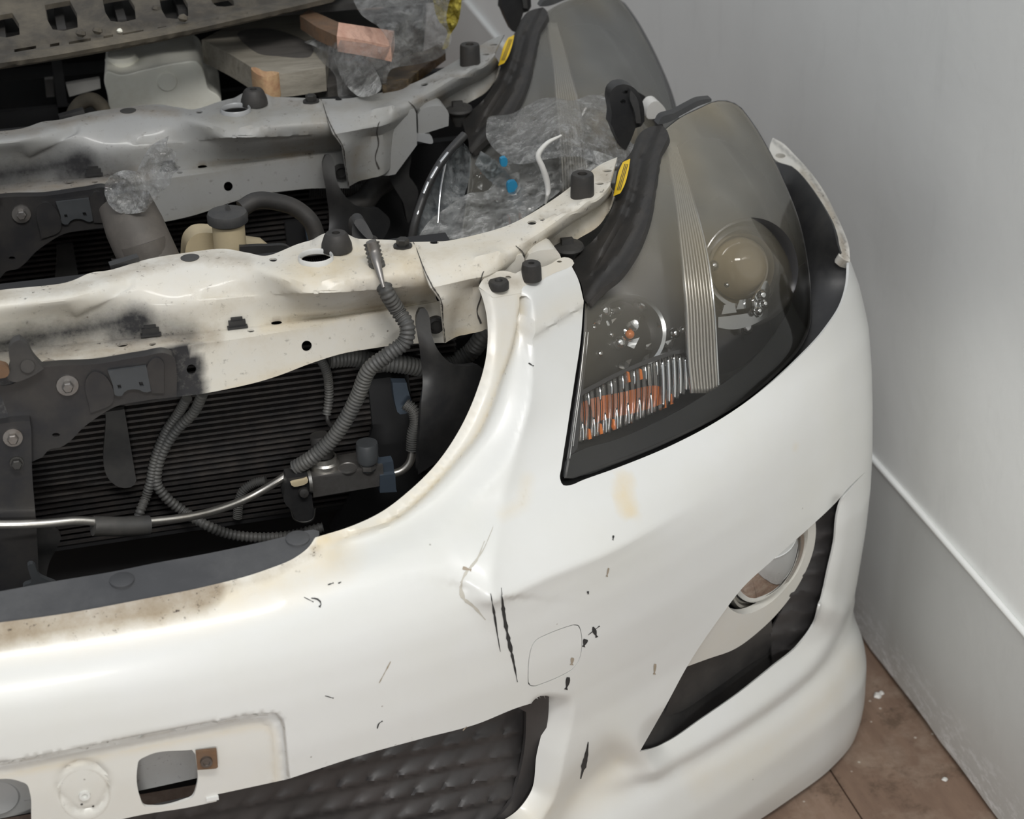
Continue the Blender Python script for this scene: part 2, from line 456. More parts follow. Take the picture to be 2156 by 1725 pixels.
def paint_mat(name, base, rough=.34, metal=.0, coat=.35, freckle=.5, stain=(.60, .49, .30)):
    """dirty white car paint; the 'grime' attribute says where brown dirt and painted recess-edge shade (R), black overspray (G), yellow staining (B) sits"""
    m_, ns, ls, b = nt(name)
    a = N(ns, 'ShaderNodeAttribute', attribute_name='grime'); sp = ns.new('ShaderNodeSeparateColor'); ls.new(a.outputs['Color'], sp.inputs[0])
    f1 = noise_n(ns, ls, 22, 8, .7); f2 = noise_n(ns, ls, 140, 5, .75); f3 = noise_n(ns, ls, 6, 4, .6)
    c = mixc(ns, ls, ramp(ns, ls, f3, [(.4, (0, 0, 0)), (.75, (1, 1, 1))]), base, (base[0]*.97, base[1]*.965, base[2]*.93))
    # yellow staining
    y = math_n(ns, ls, 'MULTIPLY', sp.outputs[2], math_n(ns, ls, 'ADD', math_n(ns, ls, 'MULTIPLY', f1, 1.3), -.05, True), True)
    c = mixc(ns, ls, y, c, stain)
    # brown grime
    g = math_n(ns, ls, 'ADD', sp.outputs[0], math_n(ns, ls, 'MULTIPLY', math_n(ns, ls, 'SUBTRACT', f1, .5), 1.3))
    g = math_n(ns, ls, 'MULTIPLY', math_n(ns, ls, 'SUBTRACT', g, .28, True), math_n(ns, ls, 'MULTIPLY', sp.outputs[0], 2.2, True), True)
    c = mixc(ns, ls, math_n(ns, ls, 'MULTIPLY', g, .9), c, (.18, .13, .075))
    fr = math_n(ns, ls, 'MULTIPLY', ramp(ns, ls, f2, [(.60, (0, 0, 0)), (.68, (1, 1, 1))]), math_n(ns, ls, 'MULTIPLY', sp.outputs[0], 1.6, True))
    c = mixc(ns, ls, fr, c, (.05, .035, .025))
    # black overspray
    s = math_n(ns, ls, 'ADD', sp.outputs[1], math_n(ns, ls, 'MULTIPLY', math_n(ns, ls, 'SUBTRACT', f2, .5), .45))
    s = math_n(ns, ls, 'MULTIPLY', s, math_n(ns, ls, 'MULTIPLY', sp.outputs[1], 4, True), True)
    c = mixc(ns, ls, s, c, (.022, .022, .024))
    # tiny specks
    vz = ns.new('ShaderNodeTexVoronoi'); vz.inputs['Scale'].default_value = 26; tc = ns.new('ShaderNodeTexCoord'); ls.new(tc.outputs['Object'], vz.inputs['Vector'])
    sk = ramp(ns, ls, vz.outputs['Distance'], [(.018, (1, 1, 1)), (.03, (0, 0, 0))])
    c = mixc(ns, ls, math_n(ns, ls, 'MULTIPLY', sk, freckle), c, (.10, .07, .05))
    ls.new(c, b.inputs['Base Color'])
    r = math_n(ns, ls, 'ADD', math_n(ns, ls, 'MULTIPLY', sp.outputs[0], .4), math_n(ns, ls, 'MULTIPLY', sp.outputs[1], .35)); r = math_n(ns, ls, 'ADD', r, rough)
    ls.new(r, b.inputs['Roughness']); b.inputs['Metallic'].default_value = metal
    b.inputs['Coat Weight'].default_value = coat; b.inputs['Coat Roughness'].default_value = .12
    bump(ns, ls, f2, .12, .0006, b)
    return m_

M = {}
M['white'] = paint_mat('pearl_white_paint', (.60, .605, .592), .36, .0, .18)
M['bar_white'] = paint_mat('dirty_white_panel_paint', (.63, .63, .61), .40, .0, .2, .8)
M['bar_shaded'] = paint_mat('shaded_white_panel_paint', (.33, .335, .34), .42, .1, .2, .4, (.25, .235, .19))  # white panel paint darkened to stand in for shade over the second front end
M['black'] = plain('satin_black_plastic', (.018, .018, .019), .42, 0, 0, .2, 20, .0003, (.10, .095, .085), .35)
M['black_dusty'] = plain('dusty_black_plastic', (.030, .030, .031), .6, 0, 0, .25, 18, .0004, (.14, .13, .11), .5)
M['black_paint'] = plain('black_painted_steel', (.020, .020, .022), .38, .0, .1, .2, 25, .0002, (.085, .075, .06), .35)
M['grey_bracket'] = plain('dark_grey_steel', (.060, .064, .068), .5, .3, 0, .2, 40)
M['rubber'] = plain('black_rubber', (.022, .021, .020), .6, 0, 0, .25, 60, .0004, (.09, .075, .06), .3)
M['grey_rubber'] = plain('worn_grey_rubber', (.085, .075, .065), .62, 0, 0, .3, 25, .0005, (.20, .17, .14), .5)
M['loom'] = plain('dusty_conduit', (.060, .060, .058), .55, 0, 0, .25, 60, 0, (.15, .14, .12), .4)
M['alu'] = plain('dull_aluminium', (.50, .485, .45), .30, .9, 0, .15, 45, .0002, (.20, .15, .10), .5)
M['alu_dark'] = plain('grimy_aluminium', (.26, .25, .24), .42, .8, 0, .2, 60, .0002, (.10, .08, .06), .5)
M['fins'] = plain('grimy_condenser_fins', (.042, .040, .040), .5, .5, 0, .45, 90, .0005, (.12, .10, .085), .5)
M['void'] = plain('dark_void_fill', (.010, .010, .011), .7, 0, 0, .3, 12)  # near-black fill standing in for the unlit interior
M['bolt'] = plain('zinc_bolt', (.22, .21, .20), .40, .9, 0, .2, 120, .0002, (.12, .08, .05), .6)
M['rust'] = plain('rusty_steel', (.13, .085, .055), .7, .3, 0, .4, 120, .0004, (.22, .11, .05), .7)
M['bolt_dark'] = plain('dark_bolt', (.05, .048, .045), .45, .6, 0, .2, 90, .0002)
M['yellow'] = plain('yellow_label', (.66, .44, .02), .5, 0, 0, .08, 60)
M['cap_panel'] = plain('worn_black_trim', (.040, .041, .044), .55, 0, 0, .25, 16, .0003, (.11, .11, .11), .5)
M['mesh'] = plain('matt_black_grille', (.036, .034, .034), .50, 0, 0, .3, 40, .0002, (.06, .05, .05), .35)
M['milk'] = plain('milky_plastic', (.92, .90, .80), .5, 0, 0, .12, 20, .0003, (.48, .41, .25), .35)
M['cream'] = plain('aged_cream_plastic', (.55, .46, .30), .5, 0, 0, .12, 20, .0003, (.35, .27, .15), .4)
M['grey_brown'] = plain('muddy_plastic', (.048, .042, .034), .75, 0, 0, .45, 14, .0008, (.17, .145, .105), 1.0)
M['mud_dark'] = plain('dark_muddy_plastic', (.035, .034, .033), .7, 0, 0, .35, 30, .0006, (.08, .07, .06), .5)
M['chrome'] = plain('chrome', (.88, .89, .90), .07, 1.0, 0, .05, 10)
M['chrome_dull'] = plain('smoked_chrome', (.58, .585, .59), .15, .95, 0, .1, 10)
M['fog_bowl'] = plain('grey_fog_reflector', (.20, .20, .19), .35, .35, 0, .1, 20)
M['lamp_dark'] = plain('dark_lamp_bezel', (.035, .036, .038), .35, .2, .2, .15, 15)
M['lamp_grey'] = plain('grey_lamp_bezel', (.085, .085, .09), .22, .6, .2, .15, 15)
M['blue_grey'] = plain('blue_grey_plastic', (.05, .065, .085), .45, 0, 0, .15, 40)
M['blue'] = plain('blue_plastic', (.02, .20, .36), .4, 0, 0, .15, 40)
M['white_strip'] = plain('chalky_white_plastic', (.60, .59, .56), .55, 0, 0, .1, 40)
M['mark'] = plain('scraped_bare_plastic', (.022, .022, .022), .6, 0, 0, .3, 90)
M['mark_brown'] = plain('brown_scuff', (.30, .25, .19), .6, 0, 0, .2, 90)
M['line'] = plain('panel_gap_shade', (.05, .045, .04), .7, 0, 0, .2, 90)

def wood_mat(name, a, b_, sc):
    m_, ns, ls, b = nt(name)
    f = noise_n(ns, ls, 9, 8, .7, sc=sc); g = noise_n(ns, ls, 40, 4, .7)
    c = ramp(ns, ls, f, [(.3, a), (.55, b_), (.75, tuple(x*.6 for x in a))]); c = mixc(ns, ls, math_n(ns, ls, 'MULTIPLY', g, .35), c, tuple(x*.4 for x in a))
    ls.new(c, b.inputs['Base Color']); b.inputs['Roughness'].default_value = .75; bump(ns, ls, f, .6, .002, b); return m_
M['wood_grey'] = wood_mat('weathered_grey_board', (.20, .18, .145), (.36, .33, .27), (1, 8, 8))
M['wood_dark'] = wood_mat('dark_weathered_board', (.06, .055, .05), (.12, .11, .10), (1, 8, 8))
M['wood_pink'] = wood_mat('fresh_reddish_wood', (.52, .27, .19), (.72, .45, .34), (8, 1, 8))
M['wood_split'] = wood_mat('splintered_wood', (.40, .20, .11), (.60, .40, .22), (8, 1, 8))

def film(name, tint=(.9, .9, .92), gl=.35, diff=.12, scale=28, rough=.12, bstr=1.0):
    """thin crumpled plastic film"""
    m_ = bpy.data.materials.new(name); m_.use_nodes = True; t = m_.node_tree; ns, ls = t.nodes, t.links; ns.clear()
    out = ns.new('ShaderNodeOutputMaterial'); tr = ns.new('ShaderNodeBsdfTransparent'); tr.inputs[0].default_value = (*tint, 1)
    g = ns.new('ShaderNodeBsdfGlossy'); g.inputs['Roughness'].default_value = rough
    d = ns.new('ShaderNodeBsdfDiffuse'); d.inputs[0].default_value = (.75, .75, .73, 1)
    f = noise_n(ns, ls, scale, 5, .6); v = ns.new('ShaderNodeTexVoronoi'); v.inputs['Scale'].default_value = scale*1.2; tc = ns.new('ShaderNodeTexCoord'); ls.new(tc.outputs['Object'], v.inputs['Vector'])
    f2 = noise_n(ns, ls, scale*3.2, 6, .7, sc=(1, 1.6, .45)); hgt = math_n(ns, ls, 'ADD', math_n(ns, ls, 'ADD', f, f2), v.outputs['Distance'])
    bp = N(ns, 'ShaderNodeBump', i={'Strength': bstr, 'Distance': .012}); ls.new(hgt, bp.inputs['Height'])
    ls.new(bp.outputs[0], g.inputs['Normal']); ls.new(bp.outputs[0], d.inputs['Normal'])
    lw = N(ns, 'ShaderNodeLayerWeight', i={'Blend': .35}); ls.new(bp.outputs[0], lw.inputs['Normal'])
    a = ns.new('ShaderNodeMixShader'); b2 = ns.new('ShaderNodeMixShader')
    fd = math_n(ns, ls, 'MULTIPLY', ramp(ns, ls, math_n(ns, ls, 'MULTIPLY', math_n(ns, ls, 'ADD', f, f2), .5), [(.42, (.10,)*3), (.53, (1.0,)*3), (.64, (3.2,)*3)]), diff, True)
    ls.new(fd, a.inputs[0]); ls.new(tr.outputs[0], a.inputs[1]); ls.new(d.outputs[0], a.inputs[2])
    fg = math_n(ns, ls, 'ADD', math_n(ns, ls, 'MULTIPLY', lw.outputs['Facing'], gl), gl*.25, True)
    ls.new(fg, b2.inputs[0]); ls.new(a.outputs[0], b2.inputs[1]); ls.new(g.outputs[0], b2.inputs[2]); ls.new(b2.outputs[0], out.inputs[0])
    return m_
M['film'] = film('clear_plastic_film', (.93, .93, .93), .22, .10, 26, .10)
M['film_dull'] = film('hazy_plastic_film', (.88, .88, .87), .16, .24, 20, .16)
M['film_bright'] = film('shiny_plastic_film', (.92, .92, .92), .34, .24, 42, .07)
M['film_yellow'] = film('yellow_plastic_film', (.75, .65, .12), .08, .75, 22, .3)
M['film_yellow'].node_tree.nodes['Diffuse BSDF'].inputs[0].default_value = (.62, .52, .10, 1)
M['film_brown'] = film('brown_packing_tape', (.30, .20, .08), .2, .25, 18, .25)
M['film_brown'].node_tree.nodes['Diffuse BSDF'].inputs[0].default_value = (.20, .13, .05, 1)
M['film_blue'] = film('bluish_plastic_film', (.80, .85, .88), .14, .14, 26, .15)

def lens_mat(name, haze_lo, haze_hi, z0, z1, hcol):
    """old polycarbonate headlamp cover: more yellowish haze towards its top"""
    m_ = bpy.data.materials.new(name); m_.use_nodes = True; t = m_.node_tree; ns, ls = t.nodes, t.links; ns.clear()
    out = ns.new('ShaderNodeOutputMaterial'); tr = ns.new('ShaderNodeBsdfTransparent'); tr.inputs[0].default_value = (.88, .88, .87, 1)
    g = ns.new('ShaderNodeBsdfGlossy'); g.inputs['Roughness'].default_value = .10; d = ns.new('ShaderNodeBsdfDiffuse'); d.inputs[0].default_value = (*hcol, 1)
    ge = ns.new('ShaderNodeNewGeometry'); sx = ns.new('ShaderNodeSeparateXYZ'); ls.new(ge.outputs['Position'], sx.inputs[0])
    mr = N(ns, 'ShaderNodeMapRange', i={'From Min': z0, 'From Max': z1, 'To Min': haze_lo, 'To Max': haze_hi}); ls.new(sx.outputs[2], mr.inputs[0])
    f = noise_n(ns, ls, 9, 3, .5); fb = noise_n(ns, ls, 5, 2, .5)
    ls.new(mixc(ns, ls, math_n(ns, ls, 'MULTIPLY', ramp(ns, ls, fb, [(.45, (0, 0, 0)), (.65, (1, 1, 1))]), .7), hcol, (hcol[0]*.92, hcol[1]*.78, hcol[2]*.52)), d.inputs[0]); h = math_n(ns, ls, 'MULTIPLY', mr.outputs[0], ramp(ns, ls, f, [(.3, (.75,)*3), (.7, (1.25,)*3)]), True)
    fr = N(ns, 'ShaderNodeFresnel', i={'IOR': 1.5}); a = ns.new('ShaderNodeMixShader'); b2 = ns.new('ShaderNodeMixShader')
    ls.new(h, a.inputs[0]); ls.new(tr.outputs[0], a.inputs[1]); ls.new(d.outputs[0], a.inputs[2])
    ls.new(fr.outputs[0], b2.inputs[0]); ls.new(a.outputs[0], b2.inputs[1]); ls.new(g.outputs[0], b2.inputs[2]); ls.new(b2.outputs[0], out.inputs[0])
    return m_
M['lens'] = lens_mat('hazed_headlamp_cover', .015, .48, .61, .78, (.46, .44, .38))
M['lens_rear'] = lens_mat('dull_headlamp_cover', .16, .34, .55, .8, (.42, .42, .40))
def clear_glass(name, col=(.9, .9, .9), haze=.05):
    m_ = bpy.data.materials.new(name); m_.use_nodes = True; t = m_.node_tree; ns, ls = t.nodes, t.links; ns.clear()
    out = ns.new('ShaderNodeOutputMaterial'); tr = ns.new('ShaderNodeBsdfTransparent'); tr.inputs[0].default_value = (*col, 1)
    g = ns.new('ShaderNodeBsdfGlossy'); g.inputs['Roughness'].default_value = .05; d = ns.new('ShaderNodeBsdfDiffuse'); d.inputs[0].default_value = (.7, .7, .68, 1)
    fr = N(ns, 'ShaderNodeFresnel', i={'IOR': 1.55}); a = ns.new('ShaderNodeMixShader'); b2 = ns.new('ShaderNodeMixShader'); a.inputs[0].default_value = haze
    f = noise_n(ns, ls, 12, 3); ls.new(math_n(ns, ls, 'MULTIPLY', f, haze*2), a.inputs[0])
    ls.new(tr.outputs[0], a.inputs[1]); ls.new(d.outputs[0], a.inputs[2]); ls.new(fr.outputs[0], b2.inputs[0]); ls.new(a.outputs[0], b2.inputs[1]); ls.new(g.outputs[0], b2.inputs[2]); ls.new(b2.outputs[0], out.inputs[0])
    return m_
M['glass'] = clear_glass('clear_lamp_glass', (.9, .9, .88), .10)
M['ribbed'] = clear_glass('ribbed_clear_plastic', (.95, .93, .9), .10)
# ------------------------------------------------------------------ the room
def floor_mat():
    m_, ns, ls, b = nt('scuffed_brown_board_floor')
    f = noise_n(ns, ls, 5, 8, .7, sc=(3, .6, 1)); g = noise_n(ns, ls, 60, 6, .75); k = noise_n(ns, ls, 11, 6, .7)
    c = ramp(ns, ls, f, [(.3, (.135, .085, .060)), (.55, (.205, .135, .095)), (.75, (.28, .20, .15))])
    c = mixc(ns, ls, ramp(ns, ls, k, [(.48, (0, 0, 0)), (.62, (.75, .75, .75))]), c, (.27, .205, .155))
    k2 = noise_n(ns, ls, 17, 7, .75, sc=(1, 1, 1.3)); c = mixc(ns, ls, ramp(ns, ls, k2, [(.55, (0, 0, 0)), (.66, (.7, .7, .7))]), c, (.085, .055, .035))
    c = mixc(ns, ls, ramp(ns, ls, g, [(.62, (0, 0, 0)), (.72, (.8, .8, .8))]), c, (.06, .04, .03))
    v = ns.new('ShaderNodeTexVoronoi'); v.inputs['Scale'].default_value = 38; tc = ns.new('ShaderNodeTexCoord'); ls.new(tc.outputs['Object'], v.inputs['Vector'])
    c = mixc(ns, ls, ramp(ns, ls, v.outputs['Distance'], [(.05, (1, 1, 1)), (.08, (0, 0, 0))]), c, (.45, .40, .34))
    ls.new(c, b.inputs['Base Color']); b.inputs['Roughness'].default_value = .62; bump(ns, ls, g, .3, .001, b); return m_
def wall_mat(name, base, edge=True):
    m_, ns, ls, b = nt(name)
    f = noise_n(ns, ls, 3.0, 6, .6); g = noise_n(ns, ls, 18, 8, .7, sc=(1, 1, .3)); k = noise_n(ns, ls, 90, 3, .6)
    c = mixc(ns, ls, ramp(ns, ls, f, [(.35, (0, 0, 0)), (.7, (1, 1, 1))]), tuple(x*.93 for x in base), base)
    c = mixc(ns, ls, ramp(ns, ls, g, [(.55, (0, 0, 0)), (.8, (.5, .5, .5))]), c, tuple(x*.8 for x in base))
    if edge:   # paint flaking near the floor
        ge = ns.new('ShaderNodeNewGeometry'); sx = ns.new('ShaderNodeSeparateXYZ'); ls.new(ge.outputs['Position'], sx.inputs[0])
        lo = N(ns, 'ShaderNodeMapRange', i={'From Min': .0, 'From Max': .09, 'To Min': 1, 'To Max': 0}); ls.new(sx.outputs[2], lo.inputs[0])
        n2 = noise_n(ns, ls, 30, 8, .8, sc=(1, 1, 2.5)); w = math_n(ns, ls, 'MULTIPLY', lo.outputs[0], ramp(ns, ls, n2, [(.50, (0, 0, 0)), (.58, (1, 1, 1))]))
        c = mixc(ns, ls, w, c, (.78, .79, .80))
    ls.new(c, b.inputs['Base Color']); b.inputs['Roughness'].default_value = .40; b.inputs['Coat Weight'].default_value = .4; b.inputs['Coat Roughness'].default_value = .27; b.inputs['Coat IOR'].default_value = 1.6
    hb = math_n(ns, ls, 'ADD', f, math_n(ns, ls, 'MULTIPLY', k, .12)); bump(ns, ls, hb, .25, .008, b); return m_
M['floor'] = floor_mat(); M['wall'] = wall_mat('grey_painted_wall_shaded', (.53, .535, .52)); M['wall_top'] = wall_mat('grey_painted_wall_upper', (.83, .84, .82), False)  # lower wall given a darker colour to stand in for its dimmer light
M['gap'] = plain('dark_gap_at_floor', (.012, .011, .010), .9)

# floor: boards laid front to back
V = []; F = []
edges = [-1.6, -1.29, -.98, -.67, -.36, -.05, .26, .57, .855, 1.16]
for i in range(len(edges)-1):
    v, f = box_vf(((edges[i]+edges[i+1])/2, .9, -.015), (edges[i+1]-edges[i]-.0022, 6.4, .03), bev=.001); b = len(V); V += v; F += [tuple(a+b for a in q) for q in f]
v, f = box_vf((-.22, .9, -.045), (2.9, 6.4, .02)); b = len(V); V += v; F += [tuple(a+b for a in q) for q in f]
struct(put('floor', V, F, M['floor'], smooth=False))
# right wall: upper painted panel standing slightly back above a bowed lower panel, with a raised joint
WX = 1.006
def wall_sheet(name, z0, z1, fx, mat, y0=-2.3, y1=4.1, nz=24, ny=160):
    V = []; F = []
    for i in range(ny+1):
        y = y0 + (y1-y0)*i/ny
        for j in range(nz+1):
            zz0 = z0(y) if callable(z0) else z0; zz1 = z1(y) if callable(z1) else z1
            z = zz0 + (zz1-zz0)*j/nz; V.append((fx(y, z), y, z))
    n = nz+1
    for i in range(ny):
        for j in range(nz): F.append((i*n+j, (i+1)*n+j, (i+1)*n+j+1, i*n+j+1))
    return V, F
jz = lambda y: .262 + .008*math.sin(2.2*y+.4)
rag = lambda y: .010 + .006*noise.noise(Vector((y*9, 0, 0))) + .004*noise.noise(Vector((y*37, 2, 0)))
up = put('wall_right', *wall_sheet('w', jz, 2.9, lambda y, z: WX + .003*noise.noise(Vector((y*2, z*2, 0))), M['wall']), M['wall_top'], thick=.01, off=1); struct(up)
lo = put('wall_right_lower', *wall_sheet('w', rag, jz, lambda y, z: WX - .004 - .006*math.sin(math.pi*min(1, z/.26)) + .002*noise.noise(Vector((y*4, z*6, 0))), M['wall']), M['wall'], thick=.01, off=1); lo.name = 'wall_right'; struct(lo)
V, F = tube_vf([(WX-.0025, y, jz(y)) for y in np.linspace(-2.3, 4.1, 120)], .0042, 10)
struct(put('trim_1', V, F, M['wall_top']))
V, F = wall_sheet('w', -.02, .05, lambda y, z: WX+.008, None, nz=2); struct(put('trim_2', V, F, M['gap']))
struct(put('wall_back', [(-1.7, 4.1, 0), (1.02, 4.1, 0), (1.02, 4.1, 2.9), (-1.7, 4.1, 2.9)], [(0, 1, 2, 3)], M['wall_top'], thick=.02, smooth=False))


# unseen blocker added behind the camera; its lower edge keeps the fill light off the upper wall and the rear front end
by_ = -1.75
V = [(x, by_, .83 - .1375*x - .125*by_) for x in (-1.4, 1.0)] + [(1.0, by_, 1.85), (-1.4, by_, 1.85)]
struct(put('light_blocker', V, [(0, 1, 2, 3)], M['wall_top'], thick=.02, smooth=False))
# ------------------------------------------------------------------ near car front: bumper cover
CAR_Y = 0.0
car = thing('car_front_end', 'nearest white car front end with its scratched bumper still on, against the grey wall', 'car front', (0.2, .3, 0))

PLAN = [(-.4, .06), (-.2, .012), (0, 0), (.2, .012), (.4, .06), (.5, .098), (.6, .148), (.7, .208), (.78, .262), (.84, .305), (.89, .355), (.915, .42), (.925, .50), (.925, .60), (.915, .8)]
_pc = spline(PLAN, 600); _pd = np.r_[0, np.cumsum(np.linalg.norm(np.diff(_pc, axis=0), axis=1))]
_pt = np.gradient(_pc, _pd, axis=0); _pt /= np.linalg.norm(_pt, axis=1)[:, None]
_hs = np.array([(.0, -.020), (.03, -.026), (.05, -.0275), (.10, -.026), (.13, -.018), (.16, -.0085), (.2, -.0041), (.25, -.0076), (.3, -.0105), (.35, -.0114), (.4, -.0096), (.45, -.006), (.5, -.0011), (.55, .006), (.6, .0201), (.65, .0391), (.7, .0588), (.75, .0786), (.8, .10), (.9, .14)])
_hc = np.array([(.0, .02), (.05, .0), (.1, .0), (.15, .010), (.2, .014), (.3, .012), (.35, .006), (.4, .001), (.45, .0), (.48, .002), (.50, .006), (.52, .014), (.535, .025), (.548, .041), (.56, .060), (.6, .088), (.65, .115), (.7, .145), (.75, .178), (.8, .21), (.9, .27)])
_zz = np.linspace(0, .9, 361)
def _sm(t):
    y = np.interp(_zz, t[:, 0], t[:, 1]); k = np.exp(-np.linspace(-2, 2, 13)**2); k /= k.sum()
    return np.convolve(np.pad(y, 6, mode='reflect', reflect_type='odd'), k, 'valid')
_hs2, _hc2 = _sm(_hs), _sm(_hc)

INNER = [(664, 1132), (740, 1108), (800, 1080), (860, 1035), (920, 975), (970, 900), (1005, 820), (1022, 760), (1027, 700), (1022, 650), (1008, 606)]
GROOVE = [(1098, 625), (1093, 672), (1078, 743), (1056, 795), (1030, 865), (1008, 913), (971, 958), (932, 1003), (885, 1052), (833, 1094), (780, 1116), (712, 1132), (660, 1152)]
RIDGE = [(1108, 625), (1118, 716), (1110, 800), (1090, 880), (1060, 950), (1020, 1010), (960, 1075), (880, 1135), (780, 1185), (700, 1215), (600, 1250)]
RIDGE2 = [(1112, 740), (1095, 850), (1072, 950), (1054, 1008), (1040, 1085), (1024, 1161), (1012, 1235)]
CREASE = [(975, 1268), (1020, 1247), (1054, 1235), (1150, 1195), (1260, 1152), (1400, 1090), (1540, 1035)]
BLOCK = [(1108, 640), (1104, 694), (1119, 707), (1245, 633), (1222, 540), (1150, 580), (1100, 612)]
LEDGE = [(1806, 1258), (1782, 1330), (1735, 1408), (1660, 1475), (1560, 1545), (1450, 1612), (1340, 1668), (1250, 1712)]
VALLEY = [(1356, 1588), (1300, 1632), (1240, 1700), (1190, 1790)]
LOWER_R = [(1152, 1470), (1147, 1511), (1130, 1588), (1117, 1669), (1092, 1704)]
PLATE = [(-420, 1700), (0, 1611), (300, 1553), (540, 1507), (580, 1505), (596, 1520), (602, 1580), (608, 1650), (600, 1900), (-420, 1950)]
PLATE2 = [(-420, 1722), (0, 1633), (300, 1575), (520, 1530), (560, 1526), (577, 1545), (582, 1600), (584, 1660), (580, 1900), (-420, 1950)]
FOG_LOW = [(1712, 1318), (1681, 1359), (1627, 1403), (1564, 1453), (1474, 1516), (1407, 1561)]
FOG_R = [(1766, 1060), (1757, 1143), (1744, 1201), (1730, 1264), (1712, 1318)]

_sp = lambda l, n=26: [tuple(p) for p in spline(l, n)]
INNER, GROOVE, RIDGE, RIDGE2, CREASE, LEDGE, VALLEY = _sp(INNER, 24), _sp(GROOVE, 28), _sp(RIDGE, 28), _sp(RIDGE2, 18), _sp(CREASE, 18), _sp(LEDGE, 20), _sp(VALLEY, 10)

class Bumper(Surf):
    dom = (.12, 2.15, .0, .84)
    def base(self, u, v):
        x = np.interp(u, _pd, _pc[:, 0]); y = np.interp(u, _pd, _pc[:, 1]); tx = np.interp(u, _pd, _pt[:, 0]); ty = np.interp(u, _pd, _pt[:, 1])
        w = sstep(.98, 1.38, u); h = (1-w)*np.interp(v, _zz, _hc2) + w*np.interp(v, _zz, _hs2)
        # out towards the front, in towards the engine
        return np.stack([x - ty*h, y + tx*h, v], 1), np.stack([ty, -tx, 0*x], 1)
    def ev(self, u, v):
        u = np.asarray(u, float); v = np.asarray(v, float)
        P, Nn = self.base(u, v); q = proj(P); d = np.zeros(len(u))       # d: outwards
        r, f, s = segdist(q, INNER); d -= .016*np.clip(1-r/22, 0, 1)**2*sstep(0, .10, f)
        rg, fg, sg_ = segdist(q, GROOVE); rr, fr, sr = segdist(q, RIDGE)
        t = rg/(rg+rr+1e-6); chan = (sg_ < 0) & (sr > 0)
        ins = inside(q, GROOVE + RIDGE[::-1])
        d -= np.where(ins, .0115*np.sin(math.pi*np.clip(t, 0, 1))**.8, 0)*sstep(0, .12, 1-fg)
        d -= .0018*np.exp(-(rg/4.5)**2)*sstep(0, .1, 1-fg)
        d += .0022*np.exp(-np.sqrt(rr*rr+25)/35)
        r, f, s = segdist(q, RIDGE2); d += .0090*np.exp(-np.sqrt(r*r+16)/50)*sstep(0, .25, f)*np.where(f >= .999, np.exp(-(r/40)**2), 1)
        r, f, s = segdist(q, CREASE); d += .0130*np.exp(-np.sqrt(r*r+6)/60)*sstep(0, .10, f)*(1-sstep(.45, 1, f))
        db, _, _ = segdist(q, BLOCK + BLOCK[:1]); sb = np.where(inside(q, BLOCK), db, -db); d += .0045*sstep(-5, 7, sb)
        r, f, s = segdist(q, VALLEY); d -= .016*np.exp(-(r/55)**2)*sstep(0, .2, f)
        r, f, s = segdist(q, LOWER_R); d -= .042*np.clip(1-r/58, 0, 1)**1.15*sstep(1112, 1150, q[:, 0]+.25*(q[:, 1]-1480))*sstep(1462, 1500, q[:, 1])
        r, f, s = segdist(q, LEDGE); sd = np.where(s > 0, r, -r); d += (.0075*sstep(-4, 34, sd)*np.clip(1-np.maximum(sd, 0)/240, 0, 1) - .0035*np.exp(-((sd+6)/20)**2))*sstep(0, .06, f)*sstep(1, .8, f)*(q[:, 1] > 1150)
        for poly, dep, w in ((PLATE, .0085, 5), (PLATE2, .0028, 4)):
            k = (q[:, 0] < 760) & (q[:, 1] > 1440)
            if k.any():
                dd, _, _ = segdist(q[k], poly + poly[:1]); sd = np.where(inside(q[k], poly), dd, -dd); d[k] -= dep*sstep(-w, w, sd)
        rc = np.hypot((q[:, 0]-178)/54, (q[:, 1]-1674)/53); d -= .0022*np.exp(-((rc-1)/.07)**2) + .0012*(rc < 1)
        r, f, s = segdist(q, FOG_LOW); d -= .020*np.clip(1-r/75, 0, 1)**1.5*sstep(1240, 1370, q[:, 1])
        r, f, s = segdist(q, FOG_R); d -= .006*np.clip(1-r/26, 0, 1)**2*sstep(1715, 1735, q[:, 0])
        return P + Nn*d[:, None]
BS = Bumper(); BS.prep(230, 150)

